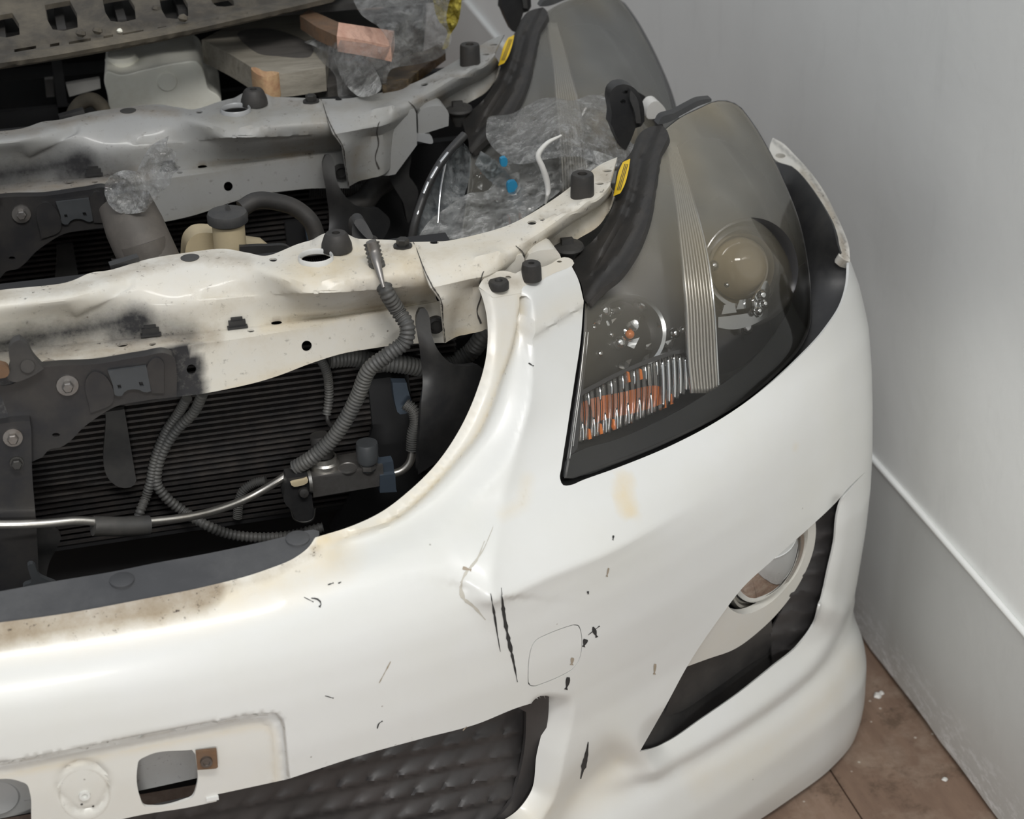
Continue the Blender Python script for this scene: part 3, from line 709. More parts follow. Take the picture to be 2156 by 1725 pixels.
def soft(q, line, w, pw=1.0):
    r, f, s = segdist(q, line); return np.clip(1 - r/w, 0, 1)**pw
def grime_shade_bumper(q):
    g = np.zeros((len(q), 3))
    g[:, 0] += 1.4*soft(q, [(-100, 1330), (0, 1325), (150, 1300), (300, 1275), (420, 1250)], 60, .8)
    g[:, 0] += .62*soft(q, [(420, 1250), (560, 1210), (660, 1165)], 34)
    g[:, 2] += .75*soft(q, [(-100, 1345), (200, 1315), (420, 1275), (600, 1220), (700, 1170)], 80)
    ins = inside(q, [(664, 1132), (740, 1108), (860, 1035), (970, 900), (1022, 760), (1008, 606), (1098, 612)] + GROOVE[2:])
    g[:, 2] += .42*ins; g[:, 2] += .5*soft(q, GROOVE, 10); g[:, 0] += .45*soft(q, GROOVE, 5)
    g[:, 2] += .30*soft(q, [(1110, 700), (1160, 660), (1232, 632)], 40); g[:, 0] += .42*soft(q, [(1112, 702), (1170, 672), (1228, 640)], 12)
    g[:, 2] += 1.0*soft(q, [(1315, 1015), (1312, 1045), (1322, 1070)], 26, .5) + .4*soft(q, [(1330, 1080), (1340, 1086)], 16)
    g[:, 2] += .35*soft(q, [(1060, 1085), (1100, 1060), (1110, 1010)], 22); g[:, 0] += .36*soft(q, [(1060, 1090), (1098, 1070), (1110, 1020)], 9)
    g[:, 0] += .45*soft(q, [(870, 1558), (757, 1594), (690, 1612)], 12) + .35*soft(q, [(1150, 1474), (1004, 1527), (887, 1558)], 8)
    g[:, 2] += .35*soft(q, [(1100, 1725), (1180, 1700), (1280, 1640), (1300, 1600)], 70)
    g[:, 2] += .4*soft(q, PLATE2[1:8], 16) + .16*inside(q, PLATE2); g[:, 0] += .62*soft(q, PLATE[1:8], 7)  # recess edge line doubles as painted shade along the stamped edge
    rc = np.abs(np.hypot((q[:, 0]-178), (q[:, 1]-1674)) - 53); g[:, 0] += .5*np.clip(1-rc/7, 0, 1)
    g[:, 2] += .30*soft(q, [(1480, 1640), (1640, 1560), (1740, 1480), (1790, 1400)], 60)
    g[:, 2] += .5*soft(q, [(1676, 938), (1674, 945)], 9)
    return g

O_top = mixed([(-260, 1342, 1), (-60, 1318), (0, 1311), (150, 1290), (300, 1262), (430, 1236), (560, 1200), (625, 1172), (652, 1150), (664, 1132, 1)] +
              INNER[1:-1] + [(1008, 606, 1), (1038, 625, 1), (1094, 616, 1), (1104, 602), (1140, 591), (1158, 578), (1203, 560, 1), (1216, 585), (1229, 634, 1),
              (1222, 720), (1210, 800), (1195, 900), (1182, 985), (1179, 1008), (1186, 1022), (1200, 1022), (1225, 1012), (1300, 985), (1420, 935), (1500, 893), (1600, 825), (1680, 755), (1740, 690), (1772, 640), (1784, 600), (1788, 552, 1)], 7)
k = int(np.argmin(np.hypot(*(O_top - np.array([1788, 552])).T)))
O_top = O_top[:k+1]
Ou = BS.inv(O_top)
u_e, v_e = Ou[-1]
tail = [(u_e + .012, v_e-.004), (u_e+.03, v_e-.05)] + [(1.50, z) for z in np.linspace(v_e-.14, .03, 50)] + [(u, .012) for u in np.linspace(1.48, Ou[0, 0], 260)] + [(Ou[0, 0], z) for z in np.linspace(.03, Ou[0, 1]-.02, 40)]
LOWER_HOLE = [(-200, 1830, 1), (-120, 1806, 1), (240, 1729, 1), (300, 1716), (400, 1700), (456, 1688, 1), (458, 1673, 1), (588, 1645, 1), (606, 1641, 1), (757, 1592), (887, 1556), (1004, 1525), (1094, 1489), (1150, 1473, 1), (1147, 1511), (1130, 1588), (1117, 1669), (1092, 1704), (1040, 1738), (900, 1790, 1), (600, 1870, 1), (200, 1940, 1), (-200, 2010, 1)]
SLOT_R = [(289, 1618), (292, 1603), (310, 1592), (404, 1579, 1), (412, 1590, 1), (415, 1652), (404, 1680), (385, 1688), (323, 1700), (303, 1697), (295, 1680)]
SLOT_L = [(-60, 1664), (-40, 1652), (40, 1645), (57, 1653), (63, 1670), (66, 1725, 1), (66, 1733, 1), (-50, 1757), (-58, 1745)]
TOW = [(1123, 1354), (1139, 1341), (1205, 1316), (1220, 1319), (1226, 1354), (1220, 1390), (1202, 1413), (1130, 1445), (1114, 1443), (1111, 1426), (1114, 1381)]
FOGH = [(1347, 1583, 1), (1400, 1490), (1452, 1395), (1519, 1296), (1560, 1242), (1632, 1175), (1699, 1116), (1762, 1056), (1790, 1024), (1822, 994, 1), (1794, 1026), (1771, 1056), (1764, 1080), (1757, 1143), (1744, 1201), (1730, 1264), (1712, 1318), (1681, 1359), (1627, 1403), (1564, 1453), (1474, 1516), (1407, 1561), (1371, 1577)]
Oall = np.vstack([Ou, tail])
_rl = lambda P_, a, n=None: [(x, y+a) for x, y in P_[:4]] + [(x-a*.6, y+a) for x, y in P_[4:6]] + [(x-a, y) for x, y in P_[6:8]]
_rls = [[p for p in _rl(PLATE, a)][:-1] + [(606-a, 1634)] for a in (-5, -2.5, 0, 2.5, 5)] + [[p for p in _rl(PLATE2, a)][:-1] + [(584-a, 1640)] for a in (-4, 0, 4)]
for l in _rls: l[0] = (-230, l[0][1] + (l[1][1]-l[0][1])*190/420)
_rls = [sum([[(p[0]+(q_[0]-p[0])*t, p[1]+(q_[1]-p[1])*t) for t in np.linspace(0, 1, 9)[:-1]] for p, q_ in zip(l, l[1:])], []) + [l[-1]] for l in _rls]
_rls += [[(178+54*k_*math.cos(t), 1674+53*k_*math.sin(t)) for t in np.linspace(.02, 6.26, 40)] for k_ in (.90, .95, 1.0, 1.05, 1.10)]
bumper = patch('bumper_cover', BS, Oall, [LOWER_HOLE, SLOT_R, SLOT_L, TOW, FOGH], M['white'], car, step=6, thick=.0028, grime=grime_shade_bumper, uvdom=True, sharp=50, lines=_rls)

def shrink(poly, d):
    P = np.array([p[:2] for p in poly], float); c = P.mean(0); n = len(P); out = []
    for i in range(n):
        t = P[(i+1) % n] - P[i-1]; t /= np.linalg.norm(t); nn = np.array([-t[1], t[0]])
        if inside(P[i] + nn*2, P)[0] == False: nn = -nn
        out.append(tuple(P[i] + nn*d))
    return out
patch('tow_hook_cover', BS, shrink(TOW, 1.6), [], M['white'], bumper, step=9, thick=.0025, grime=grime_shade_bumper)
# ------------------------------------------------------------------ bumper details
def bd(p, off=0.0):                        # control point lying off metres behind the bumper skin
    return (p[0], p[1], 'D', depth(BS.on([p])[0]) + off)
def ell(cx, cy, rx, ry, rot=0, n=20):
    c, s = math.cos(rot), math.sin(rot)
    return [(cx + rx*math.cos(t)*c - ry*math.sin(t)*s, cy + rx*math.cos(t)*s + ry*math.sin(t)*c) for t in np.linspace(0, 2*math.pi, n, endpoint=False)]
# black trim on the grille sill
seam = [(-100, 1325), (0, 1311), (150, 1290), (300, 1262), (430, 1236), (560, 1200), (640, 1162)]
SILL = PixSurf([bd(p, .004) for p in seam] + [(-100, 1262, 'Z', .563), (0, 1247, 'Z', .563), (251, 1202, 'Z', .563), (449, 1165, 'Z', .565), (606, 1130, 'Z', .566), (660, 1118, 'Z', .567)], lam=1e-5)
sill = patch('grille_sill_trim', SILL, [(-100, 1327, 1), (0, 1313), (150, 1292), (300, 1264), (430, 1238), (560, 1202), (625, 1174), (652, 1152), (665, 1138), (674, 1122), (660, 1117), (651, 1118), (606, 1130), (449, 1165), (314, 1190), (251, 1203), (103, 1228), (0, 1247), (-100, 1263, 1)], [], M['cap_panel'], bumper, step=11, thick=.004, lift=.001)
for cx, cy, rx, ry in ((257, 1223, 23, 10), (627, 1136, 21, 10)):
    o = SILL.on([(cx, cy)])[0]; lathe('trim_clip', [(0.0001, .0016), (.009, .0016), (.0108, .0008), (.0112, -.002)], o + [0, 0, .001], (0, -.1, 1), M['cap_panel'], bumper, 24)
# upper mounting tab with two rubber mounts
TAB = PixSurf([bd((1012, 608), -.001), bd((1038, 624), .0), bd((1096, 616), .0), bd((1150, 584), 0), bd((1203, 560), 0), (1010, 590, 'Z', .726), (1060, 572, 'Z', .728), (1110, 560, 'Z', .728), (1200, 544, 'Z', .724)], lam=1e-5)
tab = patch('bumper_mounting_tab', TAB, [(1008, 604, 1), (1038, 627, 1), (1096, 618, 1), (1106, 604), (1140, 593), (1158, 580), (1204, 562, 1), (1209, 553), (1204, 546), (1180, 543), (1165, 553, 1), (1150, 560), (1100, 568), (1085, 576, 1), (1060, 570), (1030, 578), (1014, 592)], [ell(1070, 584, 7, 3), ell(1178, 551, 6, 2)], M['white'], bumper, step=8, thick=.003, grime=lambda q: np.stack([.75*soft(q, [(1030, 596), (1060, 588), (1088, 594)], 32), 0*q[:, 0], .5+0*q[:, 0]], 1))
def mount(px, prof, surf, mat, name, par, axis=(0, 0, 1), n=28):
    return lathe(name, prof, surf.on([px])[0], axis, mat, par, n)
mount((1050, 603), [(.001, -.002), (.0098, -.002), (.0098, .004), (.0088, .006), (.004, .0062), (.003, .004), (.0005, .004)], TAB, M['rubber'], 'rubber_mount', bumper)
mount((1119, 584), [(.001, -.002), (.0100, -.002), (.0096, .010), (.0088, .0145), (.0075, .0155), (.0030, .0150), (.0025, .008), (.0005, .008)], TAB, M['rubber'], 'rubber_mount', bumper)
# side arm running up to the wing
ARM = PixSurf([(1788, 560, 'X', .868), (1782, 515, 'X', .880), (1756, 443, 'X', .893), (1705, 361, 'X', .897), (1660, 318, 'X', .893), (1627, 292, 'X', .885), (1769, 540, 'X', .862), (1730, 430, 'X', .880), (1687, 369, 'X', .884), (1620, 315, 'X', .874)], lam=1e-4)
arm_grime = lambda q: np.stack([.95*soft(q, [(1690, 362), (1740, 430), (1770, 500), (1780, 545)], 14), .55*soft(q, [(1628, 296), (1700, 358), (1758, 446), (1784, 520)], 7), .3+0*q[:, 0]], 1)
patch('bumper_side_arm', ARM, [(1627, 290, 1), (1650, 303), (1672, 325), (1705, 361), (1730, 395), (1756, 443), (1776, 486), (1787, 517), (1790, 552, 1), (1778, 548, 1), (1766, 538, 1), (1765, 522), (1753, 474), (1730, 430), (1705, 392), (1687, 369), (1669, 352), (1651, 346), (1634, 338), (1619, 322, 1), (1621, 305, 1)], [ell(1643, 328, 11, 5, .05)], M['white'], bumper, step=7, thick=.010, grime=arm_grime)
# wheel arch liner and headlamp cradle, black, behind the cut-out
LIN = PixSurf([bd((1186, 1020), .035), bd((1300, 985), .04), bd((1500, 893), .045), bd((1680, 755), .05), bd((1775, 640), .045), bd((1788, 560), .03), (1760, 500, 'X', .858), (1700, 400, 'X', .872), (1640, 345, 'X', .872), bd((1229, 640), .05), (1600, 500, 'D', 2.15), (1450, 500, 'D', 2.05)], lam=1e-4)
patch('wheel_arch_liner', LIN, [(1620, 338, 1), (1651, 345), (1669, 351), (1687, 368), (1705, 391), (1730, 429), (1753, 473), (1766, 525), (1776, 545, 1), (1800, 600), (1796, 660), (1745, 722), (1680, 785), (1600, 850), (1500, 918), (1400, 965), (1250, 1025, 1), (1190, 1035), (1172, 1015), (1188, 900), (1222, 640, 1), (1400, 600), (1550, 480)], [], M['black'], car, step=16, thick=.004)

# number plate recess: rusty clip nut, inner absorber behind the slots
q_ = at(437, 1601, 'D', depth(BS.on([(470, 1610)])[0])-.001)
cl = prism_px('plate_clip_nut', [(412, 1584, 1), (456, 1579, 1), (459, 1616, 1), (455, 1619, 1), (416, 1622, 1)], 'Y', float(BS.on([(437, 1601)])[0][1])-.006, (0, .003, 0), M['rust'], bumper, 10)
lathe('nut', [(.0005, .002), (.0028, .002), (.0032, .003), (.0052, .003), (.0056, -.001)], at(434, 1603, 'Y', float(BS.on([(437, 1601)])[0][1])-.006), (0, -1, 0), M['bolt'], cl, 20)
ABS = PixSurf([bd((-60, 1640), .034), bd((300, 1600), .034), bd((430, 1580), .034), bd((300, 1660), .038), bd((-60, 1720), .036)], lam=1e-4)
patch('bumper_absorber', ABS, [(-150, 1600, 1), (450, 1560, 1), (450, 1631, 1), (300, 1664), (60, 1712), (-150, 1755, 1)], [], M['bar_shaded'], bumper, step=20, thick=.02, grime=lambda q: np.stack([.3+0*q[:, 0], 0*q[:, 0], .2+0*q[:, 0]], 1))
lathe('absorber_disc', [(.001, .001), (.018, .001), (.020, -.001)], at(-6, 1680, 'D', depth(ABS.on([(0, 1680)])[0])-.002), (0, -1, 0), M['bar_shaded'], bumper, 28)
lathe('recess_screw', [(.0005, .0005), (.0022, .0005), (.0026, .0022), (.0048, .0022), (.0052, -.001)], BS.on([(178, 1674)])[0], (0, -1, .02), M['white'], bumper, 22)
for px in ((172, 1694), (196, 1698)): lathe('pin_hole', [(.0002, .0003), (.0011, .0003), (.0012, -.0005)], BS.on([px])[0], (0, -1, 0), M['line'], bumper, 10)
box('recess_foot', BS.on([(447, 1680)])[0] + [0, .0005, 0], (.011, .006, .0035), M['white'], bumper)

# lower grille: overlapping scales
def scales(fx, fy, sl, h):
    def d(u, v):
        w = v + sl*u; r = np.floor(w/fy); t = w/fy - r; a = (u + (r % 2)*fx/2 + t*fx*.6)/fx; a = a - np.floor(a)
        edge = np.sin(math.pi*a)**.4
        return -h*(t**1.4)*edge*sstep(1.02, .86, t)
    return d
GR = PixSurf([bd((600, 1650), .035), bd((-100, 1810), .035), bd((900, 1560), .037), bd((1145, 1485), .030), bd((1110, 1680), .030), bd((1040, 1730), .03), bd((600, 1725), .05), bd((200, 1800), .05), (-100, 1900, 'D', 1.80)], disp=scales(64, 45, .19, .013), lam=1e-4)
patch('lower_grille_mesh', GR, [(-150, 1800, 1), (240, 1716, 1), (450, 1670, 1), (600, 1628, 1), (757, 1578), (887, 1542), (1004, 1511), (1094, 1475), (1162, 1456, 1), (1160, 1511), (1142, 1588), (1128, 1669), (1100, 1712), (1040, 1748), (700, 1830, 1), (-150, 1990, 1)], [], M['mesh'], bumper, step=7, sharp=60, thick=.002)
# smooth black border of the grille insert
GB = PixSurf([bd((1150, 1473), .018), bd((1117, 1669), .018), bd((1040, 1735), .02), bd((1060, 1500), .030), bd((1050, 1680), .03), bd((900, 1750), .03)], lam=1e-4)
patch('grille_insert_border', GB, [(1070, 1480, 1), (1156, 1462, 1), (1154, 1511), (1138, 1588), (1124, 1669), (1098, 1708), (1044, 1744, 1), (980, 1760, 1), (1040, 1728), (1075, 1690), (1092, 1640), (1106, 1560), (1108, 1500, 1)], [], M['mesh'], bumper, step=10, thick=.004)

# fog lamp opening
FB = PixSurf([bd((1760, 1060), .045), bd((1640, 1165), .06), bd((1452, 1395), .06), bd((1347, 1583), .02), bd((1474, 1516), .045), bd((1627, 1403), .055), bd((1712, 1318), .045), bd((1744, 1201), .035)], lam=1e-4)
patch('fog_opening_panel', FB, [(1336, 1590, 1), (1400, 1470), (1452, 1370), (1550, 1235), (1640, 1150), (1770, 1035, 1), (1784, 1080), (1775, 1143), (1762, 1201), (1748, 1264), (1728, 1328), (1690, 1375), (1627, 1420), (1564, 1470), (1474, 1530), (1407, 1575)], [], M['black'], bumper, step=16, thick=.003)
rib = lambda u, v: -.011*np.abs(np.sin(math.pi*(v + .15*u)/39))**3*(np.sin((u + 22*np.floor(v/39))/11)*.35+.65)
FM = PixSurf([bd((1760, 1060), .032), bd((1700, 1130), .045), bd((1640, 1290), .045), bd((1627, 1395), .045), bd((1712, 1310), .035), bd((1744, 1201), .028)], disp=rib, lam=1e-4)
patch('fog_grille_mesh', FM, [(1700, 1100, 1), (1768, 1050, 1), (1772, 1080), (1764, 1143), (1750, 1201), (1737, 1264), (1718, 1322), (1686, 1364), (1627, 1408, 1), (1622, 1330, 1), (1660, 1260), (1700, 1190)], [], M['mesh'], bumper, step=6, thick=.002, sharp=60)
FT = PixSurf([bd((1452, 1420), .045), bd((1390, 1520), .035), bd((1500, 1450), .04), bd((1625, 1340), .045), bd((1620, 1385), .04)], lam=1e-4)
patch('fog_opening_tray', FT, [(1395, 1512, 1), (1452, 1400), (1500, 1375), (1560, 1345), (1624, 1300, 1), (1625, 1352), (1618, 1372), (1580, 1398), (1500, 1455), (1430, 1500)], [], M['black'], bumper, step=12, thick=.006)
FZ = PixSurf([bd((1440, 1400), .012), bd((1545, 1362), .030), bd((1650, 1272), .034), bd((1713, 1150), .026), bd((1560, 1250), .008), bd((1640, 1160), .008), bd((1705, 1095), .010)], lam=1e-4)
FOGC = (1612, 1188)
fog_hole = [(1532, 1272), (1540, 1284), (1560, 1293), (1585, 1290), (1620, 1271), (1650, 1243), (1677, 1208), (1694, 1168), (1701, 1130), (1697, 1104), (1682, 1098), (1620, 1128), (1560, 1200), (1535, 1245)]
bez = patch('fog_lamp_bezel', FZ, [(1446, 1404, 1), (1490, 1388), (1545, 1368), (1600, 1328), (1652, 1274), (1692, 1212), (1714, 1152), (1718, 1112), (1712, 1070, 1), (1640, 1120), (1540, 1240), (1480, 1330)], [fog_hole], M['white'], bumper, step=9, thick=.010, grime=lambda q: np.stack([.0*q[:, 0], 0*q[:, 0], .25+0*q[:, 0]], 1))
fc = at(FOGC[0], FOGC[1], 'D', depth(BS.on([FOGC])[0]) + .042); fax = np.array([.40, -.90, -.10]); fax /= np.linalg.norm(fax)
fog = thing('fog_lamp', '', '', fc); del fog['label']; del fog['category']; fog.parent = bumper; fog.location = Vector(fc) - car.location
RF = .0545
lathe('fog_lamp_glass', [(.0005, .016), (.012, .0155), (.026, .012), (.040, .006), (RF-.004, -.003), (RF, -.010)], fc + fax*.004, fax, M['glass'], fog, 48, cap=False)
lathe('fog_reflector', [(.006, -.040), (.024, -.034), (.040, -.022), (RF-.001, -.006), (RF+.001, -.005)], fc, fax, M['fog_bowl'], fog, 48, cap=False)
lathe('fog_lamp_ring', [(RF-.004, -.004), (RF-.003, .003), (RF, .0045), (RF+.0035, .002), (RF+.004, -.008)], fc, fax, M['alu'], fog, 56, cap=False)
lathe('fog_bulb_shield', [(.0005, .003), (.010, .002), (.013, -.004), (.011, -.018), (.004, -.036)], fc + fax*-.006 + np.array([-.006, 0, -.006]), fax, M['lamp_dark'], fog, 24)

# scratches and scuffs
for line, w, mt in (([(1055, 1238), (1060, 1290), (1070, 1345), (1081, 1395), (1089, 1436)], (.5, 2.4, 3.0, 2.2, .4), 'mark'),
                    ([(1033, 1250), (1040, 1290), (1046, 1330), (1053, 1372)], (.4, 1.8, 1.2, .3), 'mark'),
                    ([(1238, 1562), (1234, 1590), (1228, 1615), (1222, 1640)], (.6, 2.2, 3.2, .8), 'mark'),
                    ([(1196, 1426), (1194, 1440), (1191, 1452)], (2.6, 3.2, 2.4), 'mark'),
                    ([(1233, 1346), (1228, 1362)], (3.5, 2.5), 'mark'),
                    ([(1248, 1320), (1252, 1332), (1256, 1342)], (1.2, 3.8, 2.0), 'mark'), ([(1238, 1337), (1262, 1318)], (.4, .8), 'mark'),
                    ([(655, 1260), (668, 1262), (676, 1272), (672, 1279)], (.8, 1.2, 1.8, 1.5), 'mark'), ([(640, 1258), (660, 1268)], (.5, .8), 'mark'),
                    ([(684, 1465), (702, 1470)], (.5, .9), 'mark'), ([(798, 1438), (812, 1412), (822, 1393)], (.5, .9, .4), 'mark_brown'),
                    ([(1281, 1196), (1277, 1214)], (1.2, 1.5), 'mark_brown'), ([(1291, 1128), (1290, 1138)], (1.4, 1.2), 'mark'),
                    ([(1379, 1398), (1377, 1420)], (1.8, 2.0), 'mark_brown'), ([(1237, 1245), (1238, 1251)], (1.5, 1.5), 'mark'),
                    ([(974, 1196), (992, 1201)], (2.4, 2.0), 'mark_brown'), ([(1222, 922), (1232, 926)], (.3, .3), 'mark'),
                    ([(794, 1534), (797, 1524), (805, 1518)], (.8, 1, .8), 'mark'), ([(974, 1538), (982, 1530)], (.8, .9), 'mark_brown'),
                    ([(1205, 1385), (1203, 1400)], (2.2, 2.6), 'mark_brown'), ([(232, 1558), (224, 1565)], (.7, .7), 'mark'), ([(1113, 765), (1123, 771)], (1.0, 1.0), 'mark'),
                    ([(690, 1232), (702, 1228)], (.8, 1.2), 'mark'), ([(712, 1229), (718, 1226)], (1.0, 1.0), 'mark')):
    strip('paint_scratch', BS, line, [1.35*k_ for k_ in w], M[mt], bumper, .0005)
M['faint'] = plain('faint_grey_scuff', (.42, .40, .35), .5, 0, 0, .15, 90)
for line, w in (([(1020, 1140), (1000, 1185), (982, 1205), (970, 1235), (976, 1260), (995, 1275), (1022, 1305)], (1.0, 1.5, 2.5, 3.0, 4.0, 3.0, .6)),
                ([(1038, 1110), (1030, 1130), (1010, 1170), (990, 1192)], (.5, .9, 1.2, .6))):
    strip('scuff_mark', BS, line, w, M['faint'], bumper, .0004)
# ------------------------------------------------------------------ radiator support
SH = []                                    # parts the second front end has too
def zr(l, z): return [(x, y, 'Z', z) for x, y in l]
def yr(l, yv): return [(x, y, 'Y', yv) for x, y in l]
A_ = [(-90, 630), (0, 611), (130, 597), (190, 575), (235, 568), (310, 546), (380, 534), (465, 524), (520, 532), (565, 538), (630, 513), (683, 502), (760, 503), (830, 506), (871, 511)]
B_ = [(-90, 656), (0, 642), (130, 630), (190, 615), (240, 600), (310, 578), (380, 562), (460, 555), (520, 562), (565, 574), (640, 592), (700, 586), (760, 572), (830, 560), (886, 552)]
C_ = [(-90, 700), (0, 684), (130, 664), (190, 655), (250, 648), (320, 639), (380, 632), (460, 622), (530, 616), (590, 620), (650, 626), (710, 624), (780, 612), (840, 605), (905, 598)]
D_ = [(-90, 750), (0, 737), (130, 722), (190, 716), (250, 711), (320, 704), (380, 699), (460, 691), (530, 683), (590, 676), (650, 668), (710, 661), (780, 650), (850, 640), (920, 629)]
E_ = [(-90, 812), (0, 797), (110, 776), (180, 766), (240, 756), (320, 743), (389, 729), (470, 718), (540, 708), (600, 698), (660, 688), (720, 675), (790, 660), (856, 646), (927, 634)]
F_ = [(-90, 905), (0, 892), (110, 872), (180, 860), (240, 850), (320, 842), (380, 835), (440, 827), (530, 808), (590, 790), (650, 767), (720, 745), (790, 733), (850, 725), (936, 722)]
def fy(l):      # front face: straight down from its upper edge
    out = []
    for (x, y), (ex, ey) in zip(l, E_):
        out.append((x, y, 'Y', float(at(ex, ey, 'Z', .688)[1]) - .004))
    return out
Zc = [.722, .722, .722, .722, .722, .723, .724, .724, .724, .724, .725, .725, .725, .725, .725]
BAR = Loft([zr(A_, .745), zr(B_, .744), [(x, y, 'Z', z) for (x, y), z in zip(C_, Zc)], zr(D_, .691), zr(E_, .689), fy(F_)], smooth=(1, 2), nst=160)
def facet(u, v, P):
    """pressed shapes: the triangular dish and the hump beside it"""
    q = proj(P); d = np.zeros(len(u))
    dish = [(385, 632), (440, 605), (500, 594), (590, 592), (720, 588), (880, 600), (720, 612), (590, 616), (470, 624)]
    dd, _, _ = segdist(q, dish + dish[:1]); sd = np.where(inside(q, dish), dd, -dd); d -= .006*sstep(-3, 10, sd)
    r, f, s = segdist(q, [(160, 650), (215, 622), (270, 592)]); d -= .006*np.exp(-(r/12)**2)
    for cx, cy, rx, ry, h in ((665, 548, 50, 22, .0015), (706, 515, 46, 18, .006), (848, 524, 30, 12, .003), (914, 514, 30, 9, .003)):
        rr = np.hypot((q[:, 0]-cx)/rx, (q[:, 1]-cy)/ry); d += h*sstep(1.25, .75, rr)
    r, f, s = segdist(q, D_); d -= .0022*np.exp(-(r/5)**2)
    out = np.zeros_like(P); out[:, 2] = d; return out
BAR.disp = facet; BAR.prep(260, 100)
def g_bar(q):
    g = np.zeros((len(q), 3)); x, y = q[:, 0], q[:, 1]
    g[:, 0] += .42*soft(q, [(-90, 625), (150, 605), (260, 575), (400, 545), (520, 545)], 26)
    g[:, 0] += .55*soft(q, [(-90, 770), (100, 752), (300, 726), (450, 705)], 34) + .6*soft(q, [(560, 680), (680, 662), (780, 648), (850, 640)], 7)
    g[:, 2] += .55*soft(q, [(640, 580), (760, 540), (870, 560), (900, 600)], 70) + .45*soft(q, [(560, 690), (860, 640)], 22) + .35*soft(q, [(480, 822), (640, 770), (900, 725)], 16) + .2
    g[:, 0] += .30*soft(q, [(760, 620), (800, 650), (900, 560)], 40) + .35*soft(q, [(790, 520), (850, 530)], 20)
    g[:, 0] += .25; g[:, 2] += .22
    # black primer sprayed from the left
    g[:, 1] += .95*soft(q, [(-90, 735), (0, 726), (100, 708), (200, 688), (285, 676)], 56, 1.0) + .42*soft(q, [(285, 676), (330, 680), (400, 696)], 44)
    fl = sstep(452, 415, x + .0*y); fr = sstep(-6, 8, y - np.interp(x, [-90, 0, 240, 389, 430], [806, 791, 750, 724, 722]))
    g[:, 1] += 1.05*fl*fr*(1 - .85*np.exp(-((np.hypot(x-405, y-775)-42)/13)**2)*(x > 398)*(y < 800))
    g[:, 1] += .35*soft(q, [(240, 715), (340, 705), (400, 712)], 24)
    return g
holes = [ell(665, 543, 31, 10, -.04), ell(575, 547, 9, 4), ell(646, 729, 11, 11.5), ell(528, 697, 8, 3), ell(582, 680, 12, 3.5, -.1), ell(258, 727, 12, 3.4, -.15), ell(321, 725, 8, 3, -.1), ell(103, 763, 15, 6, -.1), ell(403, 778, 10, 10.5)]
outline = A_[0:1] + A_[1:]
Obar = [(x, y) for x, y in A_]; Obar[0] += (1,); Obar[-1] += (1,)
right = [(889, 560), (906, 598), (926, 632, 1)]
bot = [(936, 722, 1)] + F_[-2:6:-1] + [(436, 829, 1), (432, 819, 1), (381, 825, 1), (378, 837, 1)] + F_[5::-1]
bot[-1] = bot[-1][:2] + (1,)
U = lambda l: [(i/(len(l)-1)) for i in range(len(l))]
Ouv = [(u, 0.0) for u in np.linspace(0, 1, 150)] + [(1.0, v) for v in np.linspace(.1, 4.9, 40)] + [(u, 5.0) for u in np.linspace(1, 0, 150)] + [(0.0, v) for v in np.linspace(4.9, .1, 40)]
sup = thing('radiator_support', '', '', (0.2, .3, 0)); del sup['label']; del sup['category']; sup.parent = car; sup.location = (0, 0, 0); SH.append(sup)
Hs = holes
bar = patch('upper_crossmember', BAR, Ouv, Hs, M['bar_white'], sup, step=6.5, thick=.0018, grime=g_bar, uvdom=True, lines=(3.0, 4.0), sharp=32)

# right-hand arm that sweeps back beside the headlamp
A2 = [(866, 511), (934, 509), (970, 503), (1008, 494), (1045, 484), (1080, 471), (1125, 447), (1178, 412), (1215, 384), (1262, 349), (1300, 332)]
B2 = [(885, 554), (945, 549), (985, 545), (1025, 538), (1060, 527), (1095, 512), (1130, 490), (1192, 452), (1240, 424), (1268, 404), (1285, 385)]
D2 = [(905, 604), (950, 594), (990, 585), (1025, 578), (1060, 560), (1095, 540), (1134, 512), (1196, 470), (1243, 442), (1272, 420), (1288, 398)]
F2_ = [(936, 722), (962, 708), (990, 702), (1025, 690), (1062, 640), (1100, 600), (1150, 545), (1208, 508), (1257, 479), (1280, 447), (1292, 415)]
yb = [.285, .285, .283, .28, .28, .283, .285, .30, .33, .36, .38]
E2 = [(927, 633), (958, 618), (990, 606), (1025, 598), (1060, 577), (1095, 556), (1136, 520), (1198, 474), (1244, 446), (1273, 424), (1289, 402)]
zb = [.745, .745, .745, .745, .746, .747, .748, .752, .756, .76, .764]
ARMB = Loft([[(x, y, 'Z', z) for (x, y), z in zip(A2, zb)], [(x, y, 'Z', z-.002) for (x, y), z in zip(B2, zb)], [(x, y, 'Z', z-.014) for (x, y), z in zip(D2, zb)],
             [(x, y, 'Z', z-.030) for (x, y), z in zip(E2, zb)], [(x, y, 'Z', yy) for (x, y), yy in zip(F2_, [.655, .660, .664, .668, .675, .682, .692, .704, .714, .724, .738])]], smooth=(1,), nst=120)
def arm_d(u, v, P):
    q = proj(P); d = np.zeros(len(u))
    r, f, s = segdist(q, [(1005, 552), (1040, 538), (1068, 546)]); d += .004*np.exp(-(r/9)**2)
    r, f, s = segdist(q, [(1000, 560), (1045, 546)]); d -= .003*np.exp(-(r/5)**2)
    r, f, s = segdist(q, [(1130, 470), (1185, 455), (1235, 430)]); d += .003*np.exp(-(r/12)**2)
    r, f, s = segdist(q, [(1140, 452), (1230, 443)]); d -= .003*np.exp(-(r/6)**2)
    r, f, s = segdist(q, [(1105, 470), (1150, 462)]); d -= .002*np.exp(-(r/5)**2)
    out = np.zeros_like(P); out[:, 2] = d; return out
ARMB.disp = arm_d; ARMB.prep(240, 90)
